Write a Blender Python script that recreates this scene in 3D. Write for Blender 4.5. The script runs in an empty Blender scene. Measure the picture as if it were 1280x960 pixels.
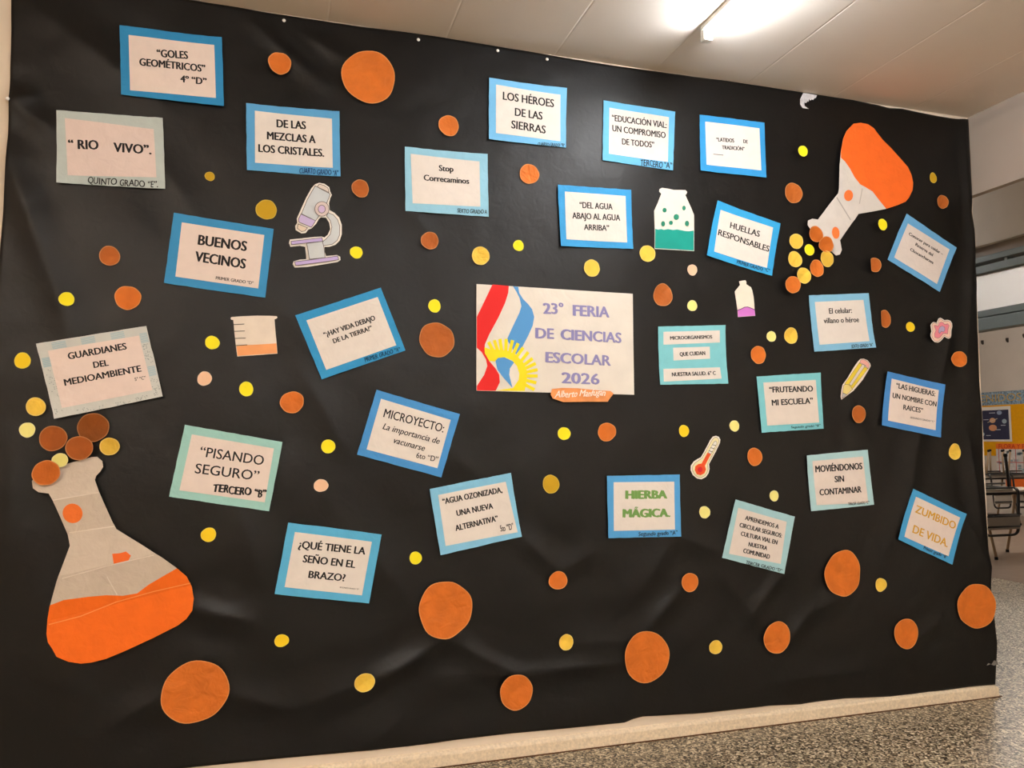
import bpy, bmesh, math, random
import numpy as np
from mathutils import Vector, Matrix
from mathutils.geometry import tessellate_polygon

SC = bpy.context.scene
COLL = SC.collection
random.seed(7)
RNG = np.random.default_rng(5)

# ------------------------------------------------------------------ camera, world, exposure
WALL_Y = 3.1            # front face of the decorated wall
WALL_END = 3.473        # x of its free right-hand end
CEIL = 2.9915
CAM_H = 1.285
cam_data = bpy.data.cameras.new('camera')
cam_data.sensor_width = 36.0
cam_data.lens = 959.807 * 36.0 / 1280.0
cam_data.clip_start = 0.05
cam = bpy.data.objects.new('camera', cam_data)
COLL.objects.link(cam)
yaw, pitch, roll = math.radians(16.77547), math.radians(4.219404), math.radians(-0.134487)
fwd = Vector((math.sin(yaw)*math.cos(pitch), math.cos(yaw)*math.cos(pitch), math.sin(pitch)))
rgt = Vector((math.cos(yaw), -math.sin(yaw), 0))
upv = rgt.cross(fwd)
r2 = math.cos(roll)*rgt + math.sin(roll)*upv
u2 = -math.sin(roll)*rgt + math.cos(roll)*upv
cam.matrix_world = Matrix(((r2.x, u2.x, -fwd.x, 0), (r2.y, u2.y, -fwd.y, 0), (r2.z, u2.z, -fwd.z, CAM_H), (0, 0, 0, 1)))
SC.camera = cam
world = bpy.data.worlds.new('world')
SC.world = world
world.use_nodes = True
world.node_tree.nodes['Background'].inputs[0].default_value = (0.5, 0.5, 0.5, 1)
world.node_tree.nodes['Background'].inputs[1].default_value = 0.02
SC.view_settings.view_transform = 'Standard'
SC.view_settings.look = 'None'
SC.view_settings.exposure = 0.27
SC.view_settings.gamma = 1.0
SC.view_settings.use_curve_mapping = False
SC.cycles.max_bounces = 8
SC.cycles.diffuse_bounces = 5
SC.cycles.caustics_reflective = False
SC.cycles.caustics_refractive = False

TUBE_NEAR = 150.0          # emission of the lamp tubes
TUBE_HALL = 640.0
TUBE_ROOM = 340.0
WARM = (1.0, 0.85, 0.72)
NEUTRAL = (1.0, 0.98, 0.96)
COOL = (0.93, 0.96, 1.0)
ROOMCOL = (1.0, 0.93, 0.86)

# ------------------------------------------------------------------ measured layout (metres on the wall: x, z)
SIGNS = [
    {'label': 'cyan-blue bordered paper sign reading GOLES GEOMÉTRICOS near the top left corner', 'outer': [(-0.6055, 2.8414), (-0.2457, 2.8471), (-0.2319, 2.5756), (-0.5916, 2.576)], 'inner': [(-0.5736, 2.8079), (-0.2727, 2.8138), (-0.2617, 2.6046), (-0.5622, 2.5961)], 'bc': (48, 140, 196), 'pc': (232, 216, 208), 'texts': [('“GOLES', (-0.4743, 2.7369), (-0.3641, 2.7457), 0.0293, 'bold', (38, 36, 38)), ('GEOMÉTRICOS”', (-0.5336, 2.6953), (-0.3019, 2.7026), 0.0278, 'bold', (38, 36, 38)), ('4º “D”', (-0.3901, 2.6506), (-0.2963, 2.6521), 0.0264, 'bold', (38, 36, 38))], 'hands': []},
    {'label': 'pale grey bordered paper sign reading RIO VIVO', 'outer': [(-0.8044, 2.4915), (-0.4473, 2.5046), (-0.4312, 2.2317), (-0.7932, 2.221)], 'inner': [(-0.776, 2.4647), (-0.478, 2.458), (-0.4629, 2.2735), (-0.7586, 2.252)], 'bc': (188, 200, 198), 'pc': (226, 208, 202), 'texts': [('“ RIO', (-0.7608, 2.3517), (-0.66, 2.3589), 0.034, 'bold', (38, 36, 38)), ('VIVO”.', (-0.6117, 2.3558), (-0.4821, 2.3605), 0.0346, 'bold', (38, 36, 38))], 'hands': [('QUINTO GRADO “E”.', (-0.6941, 2.2282), (-0.4555, 2.2333), 0.0244, 'hand', (38, 36, 38))]},
    {'label': 'sky-blue bordered paper sign reading DE LAS MEZCLAS A LOS CRISTALES', 'outer': [(-0.1514, 2.5996), (0.2037, 2.6103), (0.2116, 2.3421), (-0.1435, 2.3343)], 'inner': [(-0.119, 2.5736), (0.1751, 2.5768), (0.1812, 2.3753), (-0.1137, 2.3662)], 'bc': (92, 166, 218), 'pc': (230, 223, 216), 'texts': [('DE LAS', (-0.0367, 2.5179), (0.0759, 2.5226), 0.0311, 'bold', (38, 36, 38)), ('MEZCLAS A', (-0.0718, 2.4652), (0.114, 2.4697), 0.0304, 'bold', (38, 36, 38)), ('LOS CRISTALES.', (-0.1027, 2.4107), (0.1476, 2.418), 0.0303, 'bold', (38, 36, 38))], 'hands': [('CUARTO GRADO “A”', (0.0519, 2.3427), (0.2036, 2.3446), 0.0214, 'hand', (28, 60, 110))]},
    {'label': 'light blue bordered paper sign reading Stop Correcaminos', 'outer': [(0.4698, 2.4957), (0.8225, 2.5012), (0.8295, 2.2321), (0.4753, 2.2263)], 'inner': [(0.4943, 2.4684), (0.7872, 2.466), (0.7926, 2.2723), (0.5042, 2.2608)], 'bc': (150, 205, 230), 'pc': (230, 223, 216), 'texts': [('Stop', (0.6133, 2.409), (0.676, 2.4108), 0.0242, 'bold', (38, 36, 38)), ('Correcaminos', (0.5493, 2.3616), (0.7436, 2.3656), 0.0241, 'bold', (38, 36, 38))], 'hands': [('SEXTO GRADO A', (0.6927, 2.2379), (0.8225, 2.243), 0.0173, 'hand', (38, 36, 38))]},
    {'label': 'sky-blue bordered paper sign reading LOS HÉROES DE LAS SIERRAS below the ceiling', 'outer': [(0.8296, 2.8389), (1.1849, 2.8399), (1.1808, 2.5712), (0.8295, 2.5688)], 'inner': [(0.8607, 2.8128), (1.1551, 2.806), (1.1547, 2.5973), (0.8605, 2.5995)], 'bc': (118, 188, 235), 'pc': (230, 223, 216), 'texts': [('LOS HÉROES', (0.8905, 2.7507), (1.1257, 2.7464), 0.0347, 'reg', (38, 36, 38)), ('DE LAS', (0.9446, 2.686), (1.072, 2.6835), 0.0346, 'reg', (38, 36, 38)), ('SIERRAS', (0.9282, 2.6287), (1.0865, 2.6231), 0.0345, 'reg', (38, 36, 38))], 'hands': [('CUARTO GRADO “B”', (1.0492, 2.5657), (1.1752, 2.5731), 0.0144, 'hand', (38, 36, 38))]},
    {'label': 'sky-blue bordered paper sign reading EDUCACIÓN VIAL UN COMPROMISO DE TODOS', 'outer': [(1.3637, 2.8098), (1.7217, 2.8013), (1.7048, 2.5218), (1.3545, 2.5323)], 'inner': [(1.3907, 2.7788), (1.688, 2.7704), (1.6789, 2.5588), (1.3851, 2.565)], 'bc': (108, 188, 235), 'pc': (230, 223, 216), 'texts': [('“EDUCACIÓN VIAL:', (1.4017, 2.7197), (1.6757, 2.7166), 0.0285, 'reg', (38, 36, 38)), ('UN COMPROMISO', (1.4031, 2.6716), (1.6697, 2.6685), 0.0285, 'reg', (38, 36, 38)), ('DE TODOS”', (1.4505, 2.6157), (1.6117, 2.6176), 0.0273, 'reg', (38, 36, 38))], 'hands': [('TERCERO “A”', (1.5407, 2.5286), (1.6978, 2.5277), 0.0284, 'hand', (38, 36, 38))]},
    {'label': 'mid-blue bordered paper sign reading LATIDOS DE TRADICIÓN', 'outer': [(1.8494, 2.8026), (2.1995, 2.8059), (2.2024, 2.5367), (1.8475, 2.5353)], 'inner': [(1.8773, 2.7722), (2.1707, 2.7748), (2.1745, 2.5683), (1.8799, 2.5664)], 'bc': (52, 148, 210), 'pc': (230, 223, 216), 'texts': [('“LATIDOS', (1.9338, 2.683), (2.0287, 2.6878), 0.0185, 'bold', (38, 36, 38)), ('DE', (2.0779, 2.6913), (2.1031, 2.6912), 0.0169, 'bold', (38, 36, 38)), ('TRADICIÓN”', (1.9629, 2.6494), (2.0845, 2.6539), 0.0176, 'bold', (38, 36, 38))], 'hands': []},
    {'label': 'bright blue bordered paper sign reading DEL AGUA ABAJO AL AGUA ARRIBA', 'outer': [(1.1402, 2.3992), (1.4901, 2.4085), (1.4959, 2.1389), (1.1513, 2.1281)], 'inner': [(1.1725, 2.3717), (1.462, 2.3775), (1.4668, 2.166), (1.1776, 2.1592)], 'bc': (60, 155, 215), 'pc': (230, 223, 216), 'texts': [('“DEL AGUA', (1.2409, 2.3048), (1.3984, 2.3092), 0.0269, 'reg', (38, 36, 38)), ('ABAJO AL AGUA', (1.2065, 2.2544), (1.4349, 2.2622), 0.0272, 'reg', (38, 36, 38)), ('ARRIBA”', (1.2609, 2.2078), (1.3817, 2.2124), 0.0253, 'reg', (38, 36, 38))], 'hands': []},
    {'label': 'bright blue bordered paper sign reading HUELLAS RESPONSABLES', 'outer': [(1.9316, 2.3995), (2.2742, 2.3184), (2.2163, 2.0614), (1.8685, 2.135)], 'inner': [(1.9483, 2.357), (2.2319, 2.2958), (2.1918, 2.0979), (1.9085, 2.1564)], 'bc': (54, 164, 222), 'pc': (230, 223, 216), 'texts': [('HUELLAS', (1.9962, 2.2764), (2.1558, 2.2441), 0.0284, 'reg', (38, 36, 38)), ('RESPONSABLES', (1.9308, 2.2368), (2.2053, 2.1757), 0.0283, 'reg', (38, 36, 38))], 'hands': [('PRIMER GRADO “C”', (2.0293, 2.1093), (2.2046, 2.0755), 0.0164, 'hand', (38, 36, 38))]},
    {'label': 'tilted blue bordered paper sign about the Chocancharava reserve', 'outer': [(3.0241, 2.4306), (3.3419, 2.279), (3.2196, 2.0394), (2.8984, 2.1866)], 'inner': [(3.0319, 2.3799), (3.2943, 2.2655), (3.2028, 2.079), (2.9403, 2.1997)], 'bc': (104, 170, 220), 'pc': (222, 212, 206), 'texts': [('Conocer para cuidar –', (3.0337, 2.322), (3.2465, 2.2299), 0.0158, 'bold', (38, 36, 38)), ('Reserva del', (3.0715, 2.2702), (3.1798, 2.2206), 0.0158, 'bold', (38, 36, 38)), ('Chocancharava', (3.0378, 2.2418), (3.1818, 2.1802), 0.0156, 'bold', (38, 36, 38))], 'hands': []},
    {'label': 'mid-blue bordered paper sign reading BUENOS VECINOS', 'outer': [(-0.3994, 2.1441), (-0.0398, 2.1089), (-0.0651, 1.8382), (-0.4252, 1.8742)], 'inner': [(-0.3705, 2.1094), (-0.0736, 2.0824), (-0.0915, 1.8722), (-0.3871, 1.9008)], 'bc': (60, 146, 200), 'pc': (232, 216, 208), 'texts': [('BUENOS', (-0.3133, 2.0287), (-0.1372, 2.0146), 0.0376, 'bold', (38, 36, 38)), ('VECINOS', (-0.323, 1.9647), (-0.14, 1.9459), 0.0375, 'bold', (38, 36, 38))], 'hands': [('PRIMER GRADO “D”', (-0.246, 1.899), (-0.1094, 1.886), 0.0119, 'page', (38, 36, 38))]},
    {'label': 'sign reading GUARDIANES DEL MEDIOAMBIENTE with pale patterned border', 'outer': [(-0.8363, 1.6322), (-0.481, 1.7103), (-0.417, 1.4507), (-0.7682, 1.3666)], 'inner': [(-0.7984, 1.608), (-0.5045, 1.6738), (-0.4527, 1.4735), (-0.7461, 1.4044)], 'bc': (205, 208, 204), 'pc': (232, 214, 206), 'texts': [('GUARDIANES', (-0.7316, 1.5786), (-0.5419, 1.6221), 0.0238, 'bold', (38, 36, 38)), ('DEL', (-0.6491, 1.5501), (-0.5997, 1.5604), 0.0218, 'bold', (38, 36, 38)), ('MEDIOAMBIENTE', (-0.7404, 1.4844), (-0.4906, 1.5419), 0.0229, 'bold', (38, 36, 38))], 'hands': [('5° “C”', (-0.5121, 1.5058), (-0.4759, 1.5133), 0.012, 'page', (38, 36, 38))]},
    {'label': 'tilted blue bordered paper sign asking HAY VIDA DEBAJO DE LA TIERRA', 'outer': [(0.047, 1.7731), (0.3766, 1.9009), (0.479, 1.6501), (0.1519, 1.5262)], 'inner': [(0.0896, 1.7557), (0.3648, 1.8625), (0.4414, 1.6697), (0.1679, 1.563)], 'bc': (54, 152, 208), 'pc': (230, 223, 216), 'texts': [('“¿HAY VIDA DEBAJO', (0.1597, 1.6917), (0.3584, 1.7694), 0.0194, 'bold', (38, 36, 38)), ('DE LA TIERRA?”', (0.1956, 1.6684), (0.3472, 1.7293), 0.0181, 'bold', (38, 36, 38))], 'hands': [('PRIMER GRADO “A”', (0.3194, 1.5984), (0.46, 1.6473), 0.0174, 'hand', (20, 60, 90))]},
    {'label': 'small turquoise paper sign with three strips about MICROORGANISMOS', 'outer': [(1.6137, 1.7939), (1.9576, 1.8149), (1.9672, 1.544), (1.621, 1.533)], 'inner': None, 'bc': (130, 205, 215), 'pc': (230, 223, 216), 'texts': [('MICROORGANISMOS', (1.6743, 1.7365), (1.8903, 1.7505), 0.0155, 'bold', (38, 36, 38)), ('QUE CUIDAN', (1.7213, 1.6638), (1.8522, 1.6736), 0.0172, 'bold', (38, 36, 38)), ('NUESTRA SALUD. 6° C', (1.6809, 1.5715), (1.9038, 1.5832), 0.0171, 'bold', (38, 36, 38))], 'hands': [], 'strips': [[(1.6403, 1.7711), (1.9293, 1.7893), (1.9299, 1.7334), (1.6411, 1.7132)], [(1.6887, 1.7011), (1.8764, 1.7124), (1.8763, 1.657), (1.6906, 1.6432)], [(1.6391, 1.6044), (1.927, 1.6185), (1.9335, 1.5666), (1.6399, 1.5469)]]},
    {'label': 'pale turquoise bordered paper sign reading FRUTEANDO MI ESCUELA', 'outer': [(2.1184, 1.5801), (2.4707, 1.6069), (2.4809, 1.3385), (2.1384, 1.3193)], 'inner': [(2.154, 1.5529), (2.4423, 1.5708), (2.4564, 1.3679), (2.168, 1.3518)], 'bc': (128, 204, 214), 'pc': (228, 218, 208), 'texts': [('“FRUTEANDO', (2.1848, 1.5059), (2.4259, 1.5153), 0.027, 'bold', (38, 36, 38)), ('MI ESCUELA”', (2.1967, 1.4454), (2.4247, 1.4585), 0.027, 'bold', (38, 36, 38))], 'hands': [('Segundo grado “B”', (2.2989, 1.3392), (2.4633, 1.349), 0.0105, 'hand', (38, 36, 38))]},
    {'label': 'deep blue bordered paper sign reading LAS HIGUERAS UN NOMBRE CON RAICES', 'outer': [(2.8587, 1.6206), (3.2135, 1.563), (3.1725, 1.2958), (2.8124, 1.3563)], 'inner': [(2.8834, 1.5859), (3.1732, 1.5335), (3.1429, 1.3323), (2.8525, 1.379)], 'bc': (74, 142, 212), 'pc': (232, 218, 210), 'texts': [('“LAS HIGUERAS:', (2.9066, 1.5407), (3.1488, 1.5018), 0.0256, 'reg', (38, 36, 38)), ('UN NOMBRE CON', (2.884, 1.4918), (3.1545, 1.4504), 0.0246, 'reg', (38, 36, 38)), ('RAICES”', (2.9463, 1.4342), (3.0675, 1.4169), 0.0245, 'reg', (38, 36, 38))], 'hands': [('SEGUNDO GRADO “C”', (2.9877, 1.3913), (3.1397, 1.37), 0.0085, 'page', (90, 85, 85))]},
    {'label': 'pale blue bordered paper sign reading El celular villano o héroe', 'outer': [(2.4203, 1.9782), (2.7742, 2.0089), (2.7982, 1.7379), (2.4423, 1.7069)], 'inner': [(2.4535, 1.9477), (2.7402, 1.973), (2.7636, 1.7686), (2.4744, 1.741)], 'bc': (134, 194, 228), 'pc': (230, 223, 216), 'texts': [('El celular:', (2.5332, 1.8947), (2.6671, 1.9047), 0.0256, 'reg', (38, 36, 38)), ('villano o héroe', (2.5025, 1.8463), (2.7079, 1.8609), 0.0256, 'reg', (38, 36, 38))], 'hands': [('SEXTO GRADO “A”', (2.6575, 1.7314), (2.7804, 1.7423), 0.0158, 'hand', (38, 36, 38))]},
    {'label': 'mint bordered paper sign reading PISANDO SEGURO beside the large flask', 'outer': [(-0.3388, 1.3469), (0.0088, 1.2819), (-0.0346, 1.0202), (-0.3864, 1.0828)], 'inner': [(-0.3143, 1.3111), (-0.0217, 1.2574), (-0.0512, 1.0539), (-0.3515, 1.1055)], 'bc': (158, 208, 202), 'pc': (230, 216, 208), 'texts': [('“PISANDO', (-0.2872, 1.2304), (-0.0602, 1.1936), 0.036, 'arial', (38, 36, 38)), ('SEGURO”', (-0.3017, 1.1681), (-0.0761, 1.1361), 0.0358, 'arial', (38, 36, 38))], 'hands': [('TERCERO “B”', (-0.2377, 1.0987), (-0.0472, 1.0719), 0.0284, 'marker', (38, 36, 38))]},
    {'label': 'blue bordered tilted paper sign reading MICROYECTO about vaccination', 'outer': [(0.3647, 1.4889), (0.7039, 1.3936), (0.6287, 1.1371), (0.2912, 1.2321)], 'inner': [(0.3826, 1.453), (0.6661, 1.3703), (0.612, 1.1746), (0.3278, 1.2517)], 'bc': (74, 150, 216), 'pc': (230, 223, 216), 'texts': [('MICROYECTO:', (0.3913, 1.3808), (0.6345, 1.3185), 0.034, 'thin', (38, 36, 38)), ('La importancia de', (0.3886, 1.3328), (0.6165, 1.2721), 0.0242, 'ital', (38, 36, 38)), ('vacunarse', (0.429, 1.2783), (0.5565, 1.2439), 0.0241, 'ital', (38, 36, 38)), ('6to “D”', (0.524, 1.2175), (0.6119, 1.1989), 0.0218, 'thin', (38, 36, 38))], 'hands': []},
    {'label': 'light blue bordered paper sign reading AGUA OZONIZADA', 'outer': [(0.5795, 1.0919), (0.9205, 1.1516), (0.9679, 0.8875), (0.626, 0.8267)], 'inner': [(0.615, 1.067), (0.8986, 1.1154), (0.9504, 0.9063), (0.6465, 0.8626)], 'bc': (135, 200, 234), 'pc': (230, 223, 216), 'texts': [('“AGUA OZONIZADA,', (0.6342, 1.0286), (0.8855, 1.0717), 0.023, 'bold', (38, 36, 38)), ('UNA NUEVA', (0.6925, 0.9802), (0.8466, 1.0067), 0.023, 'bold', (38, 36, 38)), ('ALTERNATIVA”', (0.6877, 0.9205), (0.8681, 0.9552), 0.023, 'bold', (38, 36, 38))], 'hands': [('5to “D”', (0.8767, 0.9089), (0.933, 0.9217), 0.025, 'hand', (38, 36, 38))]},
    {'label': 'sky-blue bordered paper sign asking QUÉ TIENE LA SEÑO EN EL BRAZO', 'outer': [(0.0359, 0.9756), (0.3896, 0.919), (0.3443, 0.653), (-0.0084, 0.7095)], 'inner': [(0.0609, 0.9394), (0.3522, 0.8911), (0.3169, 0.6855), (0.0268, 0.7337)], 'bc': (92, 182, 226), 'pc': (230, 223, 216), 'texts': [('¿QUÉ TIENE LA', (0.0731, 0.8785), (0.3266, 0.8423), 0.0275, 'bold', (38, 36, 38)), ('SEÑO EN EL', (0.0903, 0.8247), (0.2886, 0.7922), 0.0273, 'bold', (38, 36, 38)), ('BRAZO?', (0.1122, 0.7645), (0.2508, 0.743), 0.0265, 'bold', (38, 36, 38))], 'hands': [('SEGUNDO GRADO “D”', (0.231, 0.7192), (0.305, 0.7073), 0.0049, 'page', (70, 68, 68))]},
    {'label': 'blue bordered paper sign with green letters reading HIERBA MÁGICA', 'outer': [(1.3559, 1.1325), (1.7075, 1.1325), (1.7099, 0.8596), (1.3602, 0.8659)], 'inner': [(1.3867, 1.1043), (1.6799, 1.1018), (1.6788, 0.8915), (1.3859, 0.8958)], 'bc': (86, 166, 226), 'pc': (230, 223, 216), 'texts': [('HIERBA', (1.44, 1.0321), (1.6438, 1.0291), 0.035, 'heavy', (118, 162, 88)), ('MÁGICA.', (1.4265, 0.9521), (1.6571, 0.9485), 0.0349, 'heavy', (118, 162, 88))], 'hands': [('Segundo grado “A”', (1.5017, 0.87), (1.6902, 0.8691), 0.0175, 'hand', (38, 36, 38))]},
    {'label': 'pale aqua bordered paper sign reading APRENDEMOS A CIRCULAR SEGUROS', 'outer': [(1.9895, 1.0161), (2.3044, 0.9285), (2.2413, 0.6681), (1.916, 0.7569)], 'inner': [(2.0022, 0.9781), (2.2596, 0.9064), (2.2225, 0.715), (1.9512, 0.7729)], 'bc': (165, 208, 216), 'pc': (226, 216, 208), 'texts': [('APRENDEMOS A', (2.0352, 0.9235), (2.2144, 0.8749), 0.0194, 'bold', (38, 36, 38)), ('CIRCULAR SEGUROS:', (2.0054, 0.892), (2.2297, 0.8341), 0.0193, 'bold', (38, 36, 38)), ('CULTURA VIAL EN', (2.0112, 0.8531), (2.205, 0.8038), 0.0192, 'bold', (38, 36, 38)), ('NUESTRA', (2.0502, 0.8041), (2.1493, 0.7805), 0.0183, 'bold', (38, 36, 38)), ('COMUNIDAD', (2.0219, 0.7757), (2.1621, 0.7398), 0.0199, 'bold', (38, 36, 38))], 'hands': [('TERCER GRADO “D”', (2.0342, 0.7259), (2.2274, 0.6768), 0.0143, 'hand', (38, 36, 38))]},
    {'label': 'pale aqua bordered paper sign reading MOVIÉNDONOS SIN CONTAMINAR', 'outer': [(2.3792, 1.212), (2.7307, 1.2375), (2.7603, 0.9719), (2.3977, 0.9504)], 'inner': [(2.4096, 1.1853), (2.7022, 1.2047), (2.7254, 0.9824), (2.4289, 0.9777)], 'bc': (175, 214, 220), 'pc': (228, 216, 208), 'texts': [('MOVIÉNDONOS', (2.4257, 1.1322), (2.6972, 1.1438), 0.0305, 'bold', (38, 36, 38)), ('SIN', (2.5326, 1.0841), (2.5878, 1.086), 0.0286, 'bold', (38, 36, 38)), ('CONTAMINAR', (2.4464, 1.0234), (2.6878, 1.0333), 0.0285, 'bold', (38, 36, 38))], 'hands': [('TERCER GRADO “C”', (2.6051, 0.9731), (2.7311, 0.9775), 0.0124, 'hand', (38, 36, 38))]},
    {'label': 'tilted blue bordered paper sign with golden letters reading ZUMBIDO DE VIDA', 'outer': [(2.9893, 1.0444), (3.3108, 0.9122), (3.2107, 0.6655), (2.8829, 0.8027)], 'inner': [(3.0053, 1.0053), (3.2729, 0.895), (3.1887, 0.7072), (2.9232, 0.8136)], 'bc': (74, 164, 220), 'pc': (230, 216, 208), 'texts': [('ZUMBIDO', (2.9942, 0.9305), (3.2376, 0.8368), 0.0367, 'reg', (216, 165, 52)), ('DE VIDA.', (2.9731, 0.8327), (3.1843, 0.7512), 0.0382, 'reg', (216, 165, 52))], 'hands': [('Primer grado “B”', (3.0373, 0.7497), (3.1766, 0.6955), 0.0158, 'hand', (38, 36, 38))]},
]
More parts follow.
